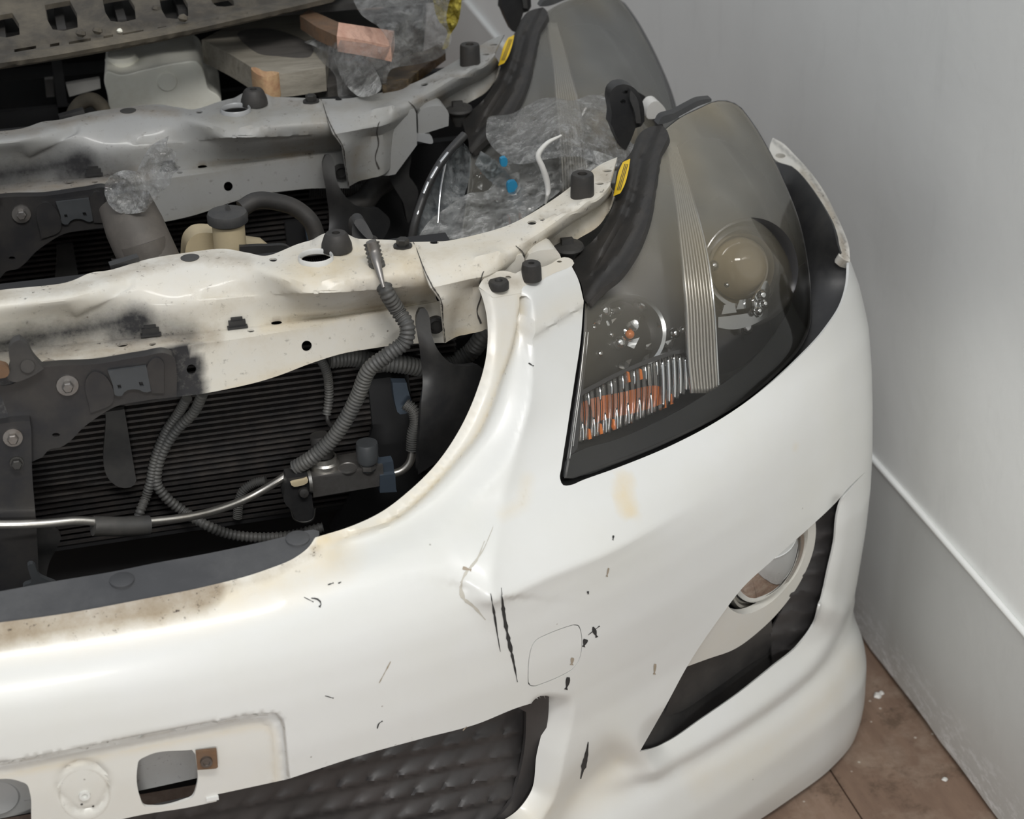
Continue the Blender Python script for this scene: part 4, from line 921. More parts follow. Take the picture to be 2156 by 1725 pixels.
g_arm = lambda q: np.stack([.27 + .40*soft(q, [(880, 560), (905, 600), (925, 640)], 18) + .5*soft(q, [(1110, 515), (1140, 512), (1165, 500)], 22) + .42*soft(q, [(1140, 452), (1235, 440)], 9) + .35*soft(q, [(1255, 480), (1290, 450), (1275, 380)], 24) + .3*soft(q, [(1000, 600), (960, 640), (950, 700)], 14) + .3*soft(q, [(1235, 360), (1290, 370)], 22),
                            0*q[:, 0], .58 + .4*soft(q, [(940, 715), (1024, 690)], 14) + .4*soft(q, [(1200, 510), (1258, 480), (1285, 450)], 12)], 1)
Oar = [(u, 0.0) for u in np.linspace(0, 1, 110)] + [(1.0, v) for v in np.linspace(.1, 3.9, 24)] + [(u, 4.0) for u in np.linspace(1, 0, 110)] + [(0.0, v) for v in np.linspace(3.9, .1, 24)]
arm = patch('headlamp_carrier_arm', ARMB, Oar, [ell(914, 512, 10, 3), ell(1120, 470, 10, 4.5), ell(1141, 463, 7, 3), ell(1278, 361, 11, 2.6), ell(1262, 388, 10, 2.2)], M['bar_white'], sup, step=6.5, thick=.0018, lift=.0006, grime=g_arm, uvdom=True, lines=(3.0,), sharp=32)
# welded box at the end of the crossmember
def pxbox(name, fr, d0, dv, mat, par, step=8, grime=None):
    o = prism_px(name, fr, 'Y', d0, dv, mat, par, step)
    if grime is not None:
        a_ = o.data.color_attributes.new('grime', 'FLOAT_COLOR', 'POINT'); n = len(o.data.vertices); b_ = np.ones((n, 4), np.float32); b_[:, :3] = grime; a_.data.foreach_set('color', b_.ravel())
    return o
pxbox('carrier_gusset', [(998, 604, 1), (1004, 575, 1), (1018, 569, 1), (1050, 557), (1092, 537, 1), (1100, 537), (1104, 545, 1), (1104, 620, 1), (1050, 690, 1), (1026, 694), (1008, 690), (992, 672)], .272, (0, .03, 0), M['bar_white'], sup, 8, (.12, 0, .45))
pxbox('carrier_step', [(1107, 547, 1), (1114, 536, 1), (1130, 529), (1165, 525, 1), (1176, 531), (1182, 545, 1), (1180, 572, 1), (1107, 596, 1)], .280, (0, .03, 0), M['bar_white'], sup, 8, (.12, 0, .4))

for l_, s_ in (([(870, 512), (880, 535), (889, 560), (906, 597), (926, 632), (931, 680), (935, 718)], ARMB), ([(1085, 520), (1098, 530), (1103, 545), (1104, 585)], ARMB), ([(1018, 572), (1010, 590), (1012, 620), (1004, 655), (1012, 680)], ARMB)):
    strip('panel_seam', s_, l_, (.6, 1.5, 1.2, 1.6), M['line'], sup, .0016)
# collar round the big hole, rubber stops, bolts and plugs
def up(px, surf=BAR, dz=0.0): return surf.on([px])[0] + [0, 0, dz]
lathe('hole_collar', [(.0175, -.003), (.0150, -.0025), (.0150, .0015), (.0158, .0028), (.0166, .0018), (.0170, -.004)], at(665, 543, 'Z', .749), (0, 0, 1), M['bar_white'], sup, 40, cap=False)
def stop(px, r, h, surf, name='rubber_stop'):
    return lathe(name, [(.001, -.003), (r, -.003), (r*1.0, h*.1), (r*.96, h*.9), (r*.88, h), (r*.42, h), (r*.36, h*.7), (.0005, h*.7)], up(px, surf), (0, 0, 1), M['rubber'], sup, 32)
stop((1226, 412), .0120, .0235, ARMB)
lathe('rubber_stop', [(.001, -.003), (.0150, -.003), (.0145, .003), (.0115, .0115), (.0095, .014), (.004, .0142), (.0035, .009), (.0005, .009)], up((709, 519), BAR), (0, 0, 1), M['rubber'], sup, 32)
def hexbolt(px, surf, r=.0055, h=.006, mat='bolt_dark', axis=(0, 0, 1), washer=1.45, o=None, par=None, name='bolt'):
    o = up(px, surf) if o is None else o
    ax = np.array(axis, float)
    v1, f1 = lathe_vf([(.0004, .0016), (r*washer, .0016), (r*washer*1.05, -.001)], o, axis, 24); v2, f2 = lathe_vf([(r, .001), (r, h), (r*.8, h*1.12), (.0004, h*1.12)], o, axis, 6)
    return put(name, *merge((v1, f1), (v2, f2)), M[mat], sup if par is None else par, sharp=30)
hexbolt((848, 519), BAR, .0062, .0075)
lathe('body_plug', [(.0004, .0018), (.0048, .0018), (.0056, .0040), (.0085, .0034), (.0092, -.001)], up((915, 682), BAR) + [0, -.002, 0], (0, -1, .05), M['black'], sup, 28)
for px in ((317, 700), (499, 684)):
    o = up(px, BAR); v1, f1 = box_vf(o + [0, 0, .002], (.016, .007, .007)); v2, f2 = box_vf(o + [0, 0, .0065], (.011, .005, .004)); v3, f3 = box_vf(o + [0, 0, -.001], (.019, .012, .002))
    put('plastic_clip', *merge((v1, f1), (v2, f2), (v3, f3)), M['black'], sup, smooth=False)
lathe('pressed_hole', [(.0005, -.0006), (.0085, -.0006), (.0090, .0004)], up((400, 543), BAR), (0, 0, 1), M['black_dusty'], sup, 24)
# tree clip beside the headlamp
o = up((1190, 512), ARMB) + [0, -.01, -.002]
put('push_clip', *merge(lathe_vf([(.0005, .006), (.0155, .0045), (.0165, .002), (.0155, 0)], o, (0, -.05, 1), 28), lathe_vf([(.006, -.018), (.013, 0)], o, (0, 0, 1), 20), box_vf(o + [-.001, 0, .008], (.012, .006, .007))), M['black_dusty'], sup, sharp=35)
box('clip_wing', up((262, 556), BAR) + [0, .004, .001], (.028, .010, .004), M['black'], sup, rot=[(.98, .1, .15), (-.1, 1, 0), (-.15, 0, .98)])

# black latch panel in front of the crossmember
LP = prism_px('latch_panel', [(-90, 822, 1), (0, 812), (20, 811), (38, 803), (56, 786), (75, 777), (110, 772), (200, 767), (300, 751), (352, 745), (366, 752), (371, 775), (372, 836, 1), (300, 845), (242, 857), (209, 876), (176, 900), (145, 931), (128, 942), (104, 947), (89, 963, 1), (62, 975, 1), (-90, 990, 1)], 'Y', .2435, (0, .012, 0), M['black_paint'], sup, 8, sharp=30,
              holes=[ell(118, 916, 9, 4)])
hexbolt(None, BAR, .0052, .008, 'bolt', (0, -1, .1), 1.9, at(142, 811, 'Y', .2425), LP)
prism_px('panel_embossing', [(186, 792), (197, 783), (212, 786), (226, 797), (235, 812), (240, 830), (236, 850), (225, 858, 1), (190, 870, 1)], 'Y', .2405, (0, .003, 0), M['black_paint'], LP, 8)
prism_px('panel_embossing', [(311, 769), (322, 756), (333, 754), (342, 760), (345, 790), (346, 828, 1), (320, 828, 1)], 'Y', .2405, (0, .003, 0), M['black_paint'], LP, 8)
prism_px('hook_bracket', [(227, 782, 1), (308, 771, 1), (318, 824, 1), (306, 827), (293, 821), (262, 826), (256, 834), (243, 833), (238, 812)], 'Y', .2395, (0, .003, 0), M['grey_bracket'], LP, 8, holes=[[(247, 811, 1), (254, 810, 1), (256, 818, 1), (249, 819, 1)], [(292, 805, 1), (300, 804, 1), (303, 813, 1), (295, 814, 1)]])
SH_FRONT = []
# bonnet latch
v1 = prism_px('bonnet_latch', [(22, 770, 1), (20, 735), (27, 722), (42, 716, 1), (62, 733), (66, 745), (92, 777, 1), (72, 790), (50, 800), (30, 805), (18, 800)], 'Y', .232, (0, .012, 0), M['mud_dark'], sup, 8)
prism_px('latch_striker', [(-30, 770, 1), (4, 768), (17, 774), (20, 785), (14, 794), (2, 797), (-30, 799, 1)], 'Y', .222, (0, .008, 0), M['rust'], v1, 6)
lathe('latch_pivot', [(.0005, .002), (.0062, .002), (.0068, -.003)], at(58, 770, 'Y', .2315), (0, -1, .1), M['mud_dark'], v1, 24)

# ------------------------------------------------------------------ condenser and stay
def cond():
    V = []; F = []
    zs = np.arange(.455, .725, .0064)
    for z in zs:
        v, f = box_vf((.165, .335, z), (.50, .014, .0026)); b = len(V); V += v; F += [tuple(a+b for a in q) for q in f]
    return V, F
cn = put('condenser', *merge(box_vf((.165, .352, .585), (.50, .020, .29)), box_vf((.165, .340, .452), (.50, .020, .010))), M['void'], car, smooth=False); SH.append(cn)
put('condenser_tubes', *cond(), M['fins'], cn, smooth=False)
V = []; F = []
rr = random.Random(3)
for z in np.arange(.455, .725, .0064):
    for x in np.arange(-.08, .41, .0021):
        a = .0021; V += [(x, .3335, z+.0014), (x+a*.5, .3335, z+.0049), (x+a*.5, .340, z+.0049), (x, .340, z+.0014)]; b = len(V)-4; F.append((b, b+1, b+2, b+3))
put('condenser_fins', V, F, M['fins'], cn, smooth=False)
st = prism_px('centre_stay', [(-90, 902, 1), (0, 893), (50, 887), (63, 887, 1), (66, 905, 1), (68, 1000), (76, 1100), (84, 1262, 1), (-90, 1290, 1)], 'Y', .232, (0, .012, 0), M['black_paint'], car, 12); SH.append(st)
for px, m_ in (((27, 921), 'bolt'), ((35, 974), 'bolt_dark')): hexbolt(None, BAR, .0050, .007, m_, (0, -1, .1), 1.75 if m_ == 'bolt' else 1.25, at(*px, 'Y', .2315), st)
prism_px('stay_gusset', [(70, 1095, 1), (118, 1118), (128, 1128), (122, 1150), (104, 1185), (98, 1215), (100, 1240, 1), (78, 1245, 1)], 'Y', .262, (0, .006, 0), M['black'], st, 8)
prism_px('stay_foot', [(58, 1192), (66, 1188), (74, 1192), (82, 1212), (100, 1222), (118, 1230), (100, 1238), (48, 1240), (52, 1232), (66, 1226)], 'Y', .20, (0, .006, 0), M['grey_bracket'], st, 6)
SH.append(prism_px('condenser_strap', [(222, 868, 1), (262, 862, 1), (287, 1012, 1), (284, 1020), (250, 1026), (240, 1020)], 'Y', .316, (0, .006, 0), M['black'], car, 10))
# side tank and shrouds right of the condenser
SH.append(prism_px('condenser_side_tank', [(775, 800, 1), (860, 790, 1), (900, 1100, 1), (700, 1130, 1), (760, 1000, 1), (785, 900, 1)], 'Y', .322, (0, .02, 0), M['void'], car, 20))
SH.append(prism_px('side_bracket', [(826, 806, 1), (856, 806, 1), (862, 868), (840, 872), (832, 850)], 'Y', .30, (0, .01, 0), M['blue_grey'], car, 10))
# dark inner structure below and behind, so nothing shows through to the floor
SH.append(box('radiator_core', (.17, .385, .385), (.60, .030, .59), M['void'], car))
SH.append(box('side_closing_panel', (.50, .40, .36), (.16, .014, .58), M['void'], car))
box('undertray', (.12, .20, .42), (.62, .22, .01), M['void'], car)

# air guide horn
def horn(par):
    ctl = [(890, 650, 'Y', .262), (915, 740, 'Y', .250), (960, 785, 'Y', .262), (1010, 780, 'Y', .285), (895, 850, 'Y', .246), (960, 900, 'Y', .262), (900, 960, 'Y', .26), (870, 780, 'Y', .262)]
    s = PixSurf(ctl, lam=1e-4)
    return patch('air_guide', s, [(882, 655), (886, 649), (893, 648), (900, 656), (905, 672), (908, 700), (917, 728), (934, 752), (955, 768), (985, 771), (1006, 768, 1), (1030, 790), (1010, 850), (975, 905), (930, 965), (880, 1000, 1), (884, 900), (886, 860), (890, 800), (884, 740)], [], M['black'], par, step=10, thick=.007)
SH.append(horn(car))

# ------------------------------------------------------------------ pipes and looms
tube('refrigerant_pipe', [(-90, 1104, 'Y', .222), (0, 1105, 'Y', .222), (60, 1104, 'Y', .222), (120, 1100, 'Y', .224), (150, 1097, 'Y', .226), (250, 1102, 'Y', .234), (320, 1098, 'Y', .240), (400, 1088, 'Y', .250), (470, 1070, 'Y', .264), (540, 1040, 'Y', .278), (590, 1010, 'Y', .280), (625, 985, 'Y', .282), (665, 960, 'Y', .284)], .0041, M['alu'], car, 16, 90)
slv = tube('pipe_sleeve', [(196, 1108, 'Y', .229), (255, 1109, 'Y', .234), (314, 1106, 'Y', .239)], .0095, M['black_dusty'], car, 14, 14)
loom = tube('main_wiring_loom', [(782, 512, 'Z', .765), (790, 545, 'Z', .752), (800, 578, 'Z', .735), (812, 612, 'Z', .725), (838, 655, 'Y', .255), (858, 690, 'Y', .245), (855, 715, 'Y', .243), (820, 745, 'Y', .245), (780, 775, 'Y', .25), (755, 830, 'Y', .258), (730, 880, 'Y', .262), (695, 930, 'Y', .266), (655, 965, 'Y', .270), (622, 985, 'Y', .276)], .0078, M['loom'], car, 16, ribs=74, amp=.10)
tube('loom_tape', [(781, 508, 'Z', .770), (788, 530, 'Z', .760), (793, 552, 'Z', .7535), (800, 578, 'Z', .7445), (808, 606, 'Z', .735)], [.005, .0052, .0040, .003, .0015], M['alu_dark'], loom, 10, 20)
cb = prism_px('loom_connector', [(742, 476), (750, 468), (762, 470), (776, 486), (784, 504), (803, 516), (800, 528), (782, 532), (765, 531), (748, 515), (742, 498)], 'D', 1.945, (0, .02, 0), M['rubber'], car, 6)
prism_px('connector_plug', [(745, 470), (751, 462), (762, 461), (769, 467), (786, 500), (776, 505)], 'D', 1.930, (0, .016, 0), M['black_dusty'], cb, 6)
tube('wiring_conduit', [(428, 826, 'Y', .285), (408, 868, 'Y', .30), (372, 905, 'Y', .312), (346, 945, 'Y', .318), (332, 985, 'Y', .32), (330, 1018, 'Y', .32), (352, 1050, 'Y', .318), (385, 1076, 'Y', .316), (430, 1104, 'Y', .30), (480, 1124, 'Y', .30), (540, 1132, 'Y', .30), (610, 1128, 'Y', .30), (680, 1110, 'Y', .30)], .0056, M['loom'], car, 12, ribs=74)
tube('wiring_conduit', [(394, 838, 'Y', .300), (376, 870, 'Y', .312), (352, 905, 'Y', .318), (334, 945, 'Y', .32), (322, 985, 'Y', .32), (317, 1015, 'Y', .32), (308, 1045, 'Y', .32), (295, 1078, 'Y', .31), (288, 1110, 'Y', .31)], .0052, M['loom'], car, 12, ribs=46)
tube('wiring_conduit', [(672, 752, 'Y', .29), (686, 778, 'Y', .30), (692, 810, 'Y', .31), (692, 845, 'Y', .312), (688, 872, 'Y', .31)], .0048, M['loom'], car, 12, ribs=24)
tube('loom_wires', [(688, 868, 'Y', .31), (690, 885, 'Y', .305), (700, 900, 'Y', .29)], .0022, M['rubber'], car, 8, 14)
tube('coolant_hose', [(690, 757, 'Y', .305), (740, 753, 'Y', .31), (790, 762, 'Y', .312), (850, 768, 'Y', .312), (905, 776, 'Y', .32), (950, 765, 'Y', .33), (990, 742, 'Y', .33), (1020, 705, 'Y', .325), (1050, 680, 'Y', .33)], .0095, M['loom'], car, 14, ribs=52, amp=.07)
tube('wiring_conduit', [(500, 1090, 'Y', .325), (503, 1060, 'Y', .325), (512, 1034, 'Y', .325), (535, 1018, 'Y', .325), (560, 1012, 'Y', .322)], .0050, M['loom'], car, 12, ribs=26)
tube('black_hose_stub', [(905, 720, 'Y', .36), (905, 690, 'Y', .36), (930, 660, 'Y', .36)], .004, M['rubber'], car, 10, 14)

# service valve block
c0 = at(725, 1008, 'Y', .262)
blk = box('valve_block', at(726, 1000, 'Y', .280) + np.array([0, 0, .002]), (.0720, .034, .0235), M['alu_dark'], car, rot=[(.999, .03, .012), (-.03, .999, 0), (-.012, 0, .999)])
bt = .0138
def on_blk(px, py): return at(px, py, 'Z', float(at(726, 1000, 'Y', .280)[2]) + bt)
lathe('service_cap', [(.003, -.004), (.0070, -.004), (.0070, .006), (.0100, .006), (.0108, .012), (.0112, .024), (.0104, .027), (.0004, .027)], on_blk(775, 982), (0, 0, 1), M['grey_bracket'], blk, 32)
lathe('cap_hex', [(.0080, -.002), (.0080, .003), (.0004, .003)], on_blk(775, 983), (0, 0, 1), M['alu_dark'], blk, 6)
lathe('union_nut', [(.0145, -.004), (.0145, .005), (.0125, .007), (.0120, .012), (.0105, .012), (.0095, .002), (.0004, .002)], on_blk(684, 982), (0, 0, 1), M['alu'], blk, 32)
lathe('black_hose_end', [(.0095, .000), (.0100, .020), (.0092, .034), (.0004, .034)], on_blk(684, 980), (-.1, .1, 1), M['rubber'], blk, 28)
lathe('blanking_plug', [(.0100, -.001), (.0100, .0012), (.0085, .0012), (.0080, .0004), (.0004, .0004)], on_blk(732, 985), (0, 0, 1), M['alu_dark'], blk, 28)
lathe('end_disc', [(.0004, .003), (.0105, .003), (.0115, 0)], at(655, 1014, 'Y', .266), (-1, 0, 0), M['alu'], blk, 28)
tube('outlet_pipe', [(800, 998, 'Y', .272), (825, 998, 'Y', .272), (848, 990, 'Y', .272), (862, 975, 'Y', .273), (868, 955, 'Y', .275), (870, 935, 'Y', .277)], .0042, M['alu'], blk, 14, 40)
tube('outlet_conduit', [(868, 948, 'Y', .276), (870, 915, 'Y', .278), (876, 885, 'Y', .280), (868, 862, 'Y', .284), (852, 850, 'Y', .288)], .0066, M['loom'], blk, 12, ribs=22)
pc = thing('pipe_clip', '', '', (0, 0, 0)); del pc['label']; del pc['category']; pc.parent = car; pc.location = Vector((0, 0, 0)) - car.location
for outl, y in (([(796, 976, 1), (828, 972, 1), (830, 996, 1), (798, 1000, 1)], .268), ([(800, 1002, 1), (832, 998, 1), (834, 1030, 1), (836, 1036, 1), (800, 1038, 1)], .262)):
    prism_px('clip_half', outl, 'Y', y, (0, .012, 0), M['blue_grey'], pc, 6)
ps = prism_px('pressure_sensor', [(604, 1008, 1), (652, 1002, 1), (656, 1040), (660, 1070, 1), (664, 1078, 1), (660, 1096), (640, 1102), (622, 1096, 1), (614, 1075, 1), (600, 1060)], 'Y', .262, (0, .02, 0), M['black'], car, 8)
prism_px('sensor_terminal', [(612, 1018), (640, 1011), (648, 1008), (648, 1016), (638, 1022), (618, 1025)], 'Y', .258, (0, .005, 0), M['cream'], ps, 5)
lathe('sensor_boot', [(.0004, .006), (.0045, .005), (.0055, 0)], at(639, 1036, 'Y', .2615), (0, -1, .2), M['rubber'], ps, 20)
tube('sensor_clip_wire', [(612, 1072, 'Y', .258), (620, 1094, 'Y', .257), (638, 1100, 'Y', .257), (658, 1094, 'Y', .257), (664, 1070, 'Y', .258)], .0008, M['bolt_dark'], ps, 6, 24)

# behind the crossmember: hose, filler neck
hz = tube('radiator_hose', [(262, 425, 'Y', .50), (280, 470, 'Y', .485), (300, 515, 'Y', .47), (330, 580, 'Y', .45)], [.0270, .0300, .0300, .0300], M['grey_rubber'], car, 30, 40)
lathe('hose_clamp', [(.0312, -.004), (.0318, -.003), (.0318, .005), (.0312, .006)], at(300, 532, 'Y', .465), (.18, -.25, -.9), M['rubber'], hz, 32, cap=False)
lathe('hose_spout', [(.0240, -.02), (.0265, .004), (.0220, .02)], at(313, 548, 'Y', .455), (.18, -.25, -.9), M['grey_rubber'], hz, 32)
rv = tube('overflow_hose', [(508, 440, 'Y', .47), (535, 424, 'Y', .475), (580, 425, 'Y', .48), (625, 440, 'Y', .48), (655, 468, 'Y', .475), (668, 505, 'Y', .47), (672, 540, 'Y', .46)], .0090, M['rubber'], car, 14, 50)
zc = float(at(484, 512, 'Y', .45)[2])
nk = lathe('coolant_filler_neck', [(.0165, -.03), (.0165, .022), (.0004, .022)], at(484, 512, 'Y', .45), (0, 0, 1), M['cream'], car, 36)
lathe('filler_cap', [(.0180, .022), (.0205, .024), (.0208, .031), (.0195, .034), (.0100, .036), (.0004, .036)], at(484, 512, 'Y', .45), (0, 0, 1), M['black_dusty'], nk, 36)
prism_px('cap_lever', [(470, 452, 1), (480, 432, 1), (486, 442), (484, 458)], 'Y', .45, (0, .006, 0), M['black_dusty'], nk, 6)
prism_px('coolant_tank', [(388, 560, 1), (398, 506), (410, 495), (450, 491), (520, 514), (560, 520, 1), (610, 560, 1)], 'Y', .47, (0, .05, -.01), M['cream'], car, 8)
prism_px('hose_bracket', [(505, 520, 1), (560, 518), (612, 524), (616, 530), (560, 545), (505, 535)], 'Y', .42, (0, .006, 0), M['black'], car, 8)
# ------------------------------------------------------------------ headlamp
HL = PixSurf([(1190, 1005, 'D', 1.775), (1229, 640, 'D', 1.822), (1245, 610, 'D', 1.835), bd((1300, 985), .008), (1500, 880, 'D', 1.885), (1600, 800, 'D', 1.93), (1690, 720, 'D', 1.975),
              (1350, 700, 'D', 1.845), (1450, 600, 'D', 1.875), (1560, 560, 'D', 1.925), (1695, 505, 'D', 2.07), (1706, 620, 'D', 2.035), (1655, 390, 'D', 2.085), (1580, 250, 'D', 2.105), (1510, 213, 'D', 2.07),
              (1400, 265, 'D', 1.955), (1320, 520, 'D', 1.855), (1375, 380, 'D', 1.90), (1500, 380, 'D', 1.965), (1600, 400, 'D', 2.0), (1640, 560, 'D', 1.965)], lam=1e-4)
lamp = thing('headlamp', '', '', (.65, .4, .65)); del lamp['label']; del lamp['category']; lamp.parent = car; lamp.location = Vector((.65, .4, .65)) - car.location; SH.append(lamp)
LENS_O = [(1232, 640, 1), (1262, 608), (1300, 578), (1332, 532), (1358, 470), (1372, 400), (1384, 330), (1402, 272, 1), (1430, 250), (1470, 230), (1508, 214), (1532, 214), (1552, 222), (1578, 252), (1612, 306), (1650, 382), (1682, 465), (1700, 550), (1707, 630), (1704, 690), (1686, 730), (1640, 782), (1590, 826), (1500, 884), (1420, 924), (1300, 974), (1225, 1000), (1200, 1008), (1188, 1004, 1), (1196, 960), (1208, 880), (1222, 780), (1230, 700)]
lens = patch('lamp_cover', HL, LENS_O, [], M['lens'], lamp, step=14, thick=.0)
def hl(name, outline, off, mat, par=lamp, step=12, thick=.002, holes=(), disp=None, sharp=40, extra=None):
    """piece inside the lamp lying off metres behind the cover (number or function of pixel)"""
    f = off if callable(off) else (lambda x, y: off)
    xs = [p[0] for p in outline]; ys = [p[1] for p in outline]
    gx, gy = np.meshgrid(np.linspace(min(xs)-20, max(xs)+20, 5), np.linspace(min(ys)-20, max(ys)+20, 5))
    P = HL.on(np.stack([gx.ravel(), gy.ravel()], 1))
    ctl = [(float(a), float(b), 'D', depth(p) + f(a, b)) for a, b, p in zip(gx.ravel(), gy.ravel(), P)]
    s = PixSurf(ctl, disp=disp, lam=1e-6)
    return patch(name, s, outline, list(holes), mat, par, step=step, thick=thick, sharp=sharp), s
# bowl behind everything
def inset(poly, d): return [tuple(p) + ((1,) if len(q) > 2 else ()) for p, q in zip(shrink(poly, d), poly)]
hl('lamp_bowl', inset(LENS_O, -2), .085, M['lamp_dark'], thick=.003, step=18)
# side walls of the housing
Vw = mixed(inset(LENS_O, 5), 14); a = HL.on(Vw, off=.010); b_ = HL.on(Vw, off=.087); n = len(Vw)
put('lamp_housing', np.vstack([a, b_]), [(i, (i+1) % n, n+(i+1) % n, n+i) for i in range(n)], M['black'], lamp, thick=.003, off=1)
# lower dark bezel under the lens
hl('lamp_bezel', [(1187, 1004, 1), (1194, 965), (1215, 952), (1300, 925), (1400, 880), (1480, 835), (1560, 780), (1620, 720), (1660, 655), (1684, 560, 1), (1703, 550), (1709, 630), (1706, 692), (1686, 732), (1640, 784), (1590, 828), (1500, 886), (1420, 926), (1300, 976), (1225, 1002)], .012, M['lamp_dark'], step=14)
# divider: ribbed light bar
M['guide'] = plain('ribbed_light_guide', (.62, .59, .54), .28, .5, .3, .08, 20)
GY = [300, 348, 411, 515, 640, 771, 828]; GLx = [1400, 1408, 1419, 1431, 1443, 1449, 1455]; GRx = [1424, 1438, 1457, 1485, 1503, 1511, 1514]
hl('light_guide', [(x, y) + ((1,) if k in (0, 6) else ()) for k, (x, y) in enumerate(zip(GRx, GY))] + [(x, y) + ((1,) if k in (0, 6) else ()) for k, (x, y) in reversed(list(enumerate(zip(GLx, GY))))], .022, M['guide'], step=12)
Vr = []; Fr = []
for k in range(9):
    f_ = (k+.6)/9.4; P_ = HL.on(spline([(a_*(1-f_)+c_*f_, y_) for a_, c_, y_ in zip(GLx, GRx, GY)], 40), off=.0195)
    v, f = tube_vf(P_, [.0010 + .0009*i/39 for i in range(40)], 8); b = len(Vr); Vr += v; Fr += [tuple(i+b for i in q) for q in f]
put('light_guide_ribs', Vr, Fr, M['guide'], lamp, sharp=0)
for l_ in (list(zip(GLx, GY)), list(zip(GRx, GY))):
    P_ = HL.on(spline(l_, 40), off=.019); V, F = tube_vf(P_, .0016, 8); put('light_guide_edge', V, F, M['chrome_dull'], lamp)
# left bowl (main beam reflector) and shroud
hl('reflector_panel', [(1212, 862, 1), (1238, 660), (1270, 612), (1330, 545), (1366, 450), (1385, 360), (1406, 300, 1), (1418, 400), (1430, 500), (1440, 620), (1449, 742, 1), (1400, 752), (1320, 795)], lambda x, y: .045 + .03*math.exp(-((x-1330)**2+(y-700)**2)/9000), M['lamp_grey'], step=16, holes=[ell(1322, 700, 68, 74, .5)])
oc = HL.on([(1322, 702)], off=.050)[0]; ax = np.array([-.05, -.93, .36]); ax /= np.linalg.norm(ax)
lathe('main_beam_reflector', [(.006, -.050), (.018, -.044), (.028, -.030), (.035, -.010), (.038, .002)], oc, ax, M['chrome_dull'], lamp, 48, cap=False)
lathe('main_beam_ring', [(.034, -.004), (.036, .002), (.0395, .003), (.041, -.004)], oc, ax, M['chrome_dull'], lamp, 48, cap=False)
lathe('main_beam_bulb', [(.0004, .004), (.005, .002), (.0062, -.006), (.0062, -.034), (.009, -.040)], oc + ax*-.004, ax, M['chrome'], lamp, 24)
# facets round the reflector
rr = random.Random(11)
for k in range(26):
    x = 1236 + rr.random()*190; y = 640 + rr.random()*140
    if y > 862-(x-1212)*.45: continue
    hl('reflector_facet', [(x, y, 1), (x+10+rr.random()*16, y-4-rr.random()*8, 1), (x+8+rr.random()*10, y+8+rr.random()*14, 1), (x-6*rr.random(), y+10, 1)], .040 + .01*rr.random(), M['chrome_dull'] if k % 2 else M['chrome'], step=10, disp=lambda u, v, k=k: .003*np.sin(u/5.0+k)*np.cos(v/6.0))
# projector unit
pc_ = HL.on([(1562, 566)], off=.052)[0]; pax = np.array([.10, -.93, .30]); pax /= np.linalg.norm(pax)
lathe('projector_shroud', [(.058, .010), (.0545, .006), (.050, -.006), (.047, -.012), (.040, -.014)], pc_ + [0.004, 0, -.004], pax, M['lamp_grey'], lamp, 56, cap=False)
lathe('projector_ring', [(.0445, -.004), (.0455, .001), (.0420, .004), (.0375, .002), (.0345, -.004), (.0335, -.012)], pc_, pax, M['chrome_dull'], lamp, 56, cap=False)
M['projector'] = plain('amber_tinted_lens', (.36, .29, .19), .06, 0, .5, .3, 12)
lathe('projector_lens', [(.0340, -.010), (.0320, .000), (.027, .0085), (.019, .0150), (.010, .0185), (.0004, .0200)], pc_, pax, M['projector'], lamp, 56)
hl('projector_surround', [(1440, 300), (1500, 290), (1600, 360), (1660, 470), (1690, 560, 1), (1660, 655), (1600, 740), (1515, 800, 1), (1510, 700), (1498, 590), (1470, 460)], .062, M['lamp_grey'], step=18, holes=[ell(1562, 570, 80, 96, .25)])
hl('lower_reflector_shelf', [(1512, 690, 1), (1540, 694), (1580, 686), (1615, 668, 1), (1618, 650), (1600, 655), (1560, 662), (1512, 668, 1)], .034, M['chrome_dull'], step=10, thick=.004)
hl('side_reflector', [(1588, 628), (1600, 610), (1612, 590), (1620, 600), (1618, 630), (1610, 655), (1600, 668), (1592, 655)], .030, M['chrome'], step=8, thick=.003)
for x_, y_, w_ in ((1535, 650, 16), (1568, 640, 18), (1590, 655, 12)):
    hl('reflector_facet', [(x_-w_, y_+12, 1), (x_-w_*.6, y_-8, 1), (x_+w_*.7, y_-12, 1), (x_+w_, y_+8, 1)], .042, M['chrome_dull'], step=10)
# turn signal: amber bulb behind ribbed clear plastic
TS = [(1222, 832, 1), (1240, 818), (1300, 790), (1380, 757), (1420, 742), (1442, 750, 1), (1450, 790), (1452, 824, 1), (1400, 862), (1340, 892), (1280, 916), (1219, 935, 1), (1216, 900)]
M['amber'] = plain('amber_reflector', (1.0, .22, .03), .15, .1, .5, .35, 40)
hl('indicator_reflector', TS, .052, M['chrome_dull'], step=9, thick=.002, disp=lambda u, v: .004*np.sin(u/16.0))
hl('indicator_amber_cup', [(1226, 850), (1250, 838), (1310, 826), (1380, 812), (1402, 826), (1396, 848), (1340, 868), (1270, 884), (1236, 898), (1226, 880)], .031, M['amber'], step=8, thick=.002, disp=lambda u, v: .004*np.cos(u/9.0))
for x_, y_ in ((1238, 916), (1262, 905), (1290, 896), (1396, 850), (1410, 842), (1320, 796), (1346, 790)):
    hl('amber_glint', [(x_, y_-14, 1), (x_+5, y_-12, 1), (x_+8, y_+8, 1), (x_+2, y_+10, 1)], .0235, M['amber'], step=8)
Vr = []; Fr = []
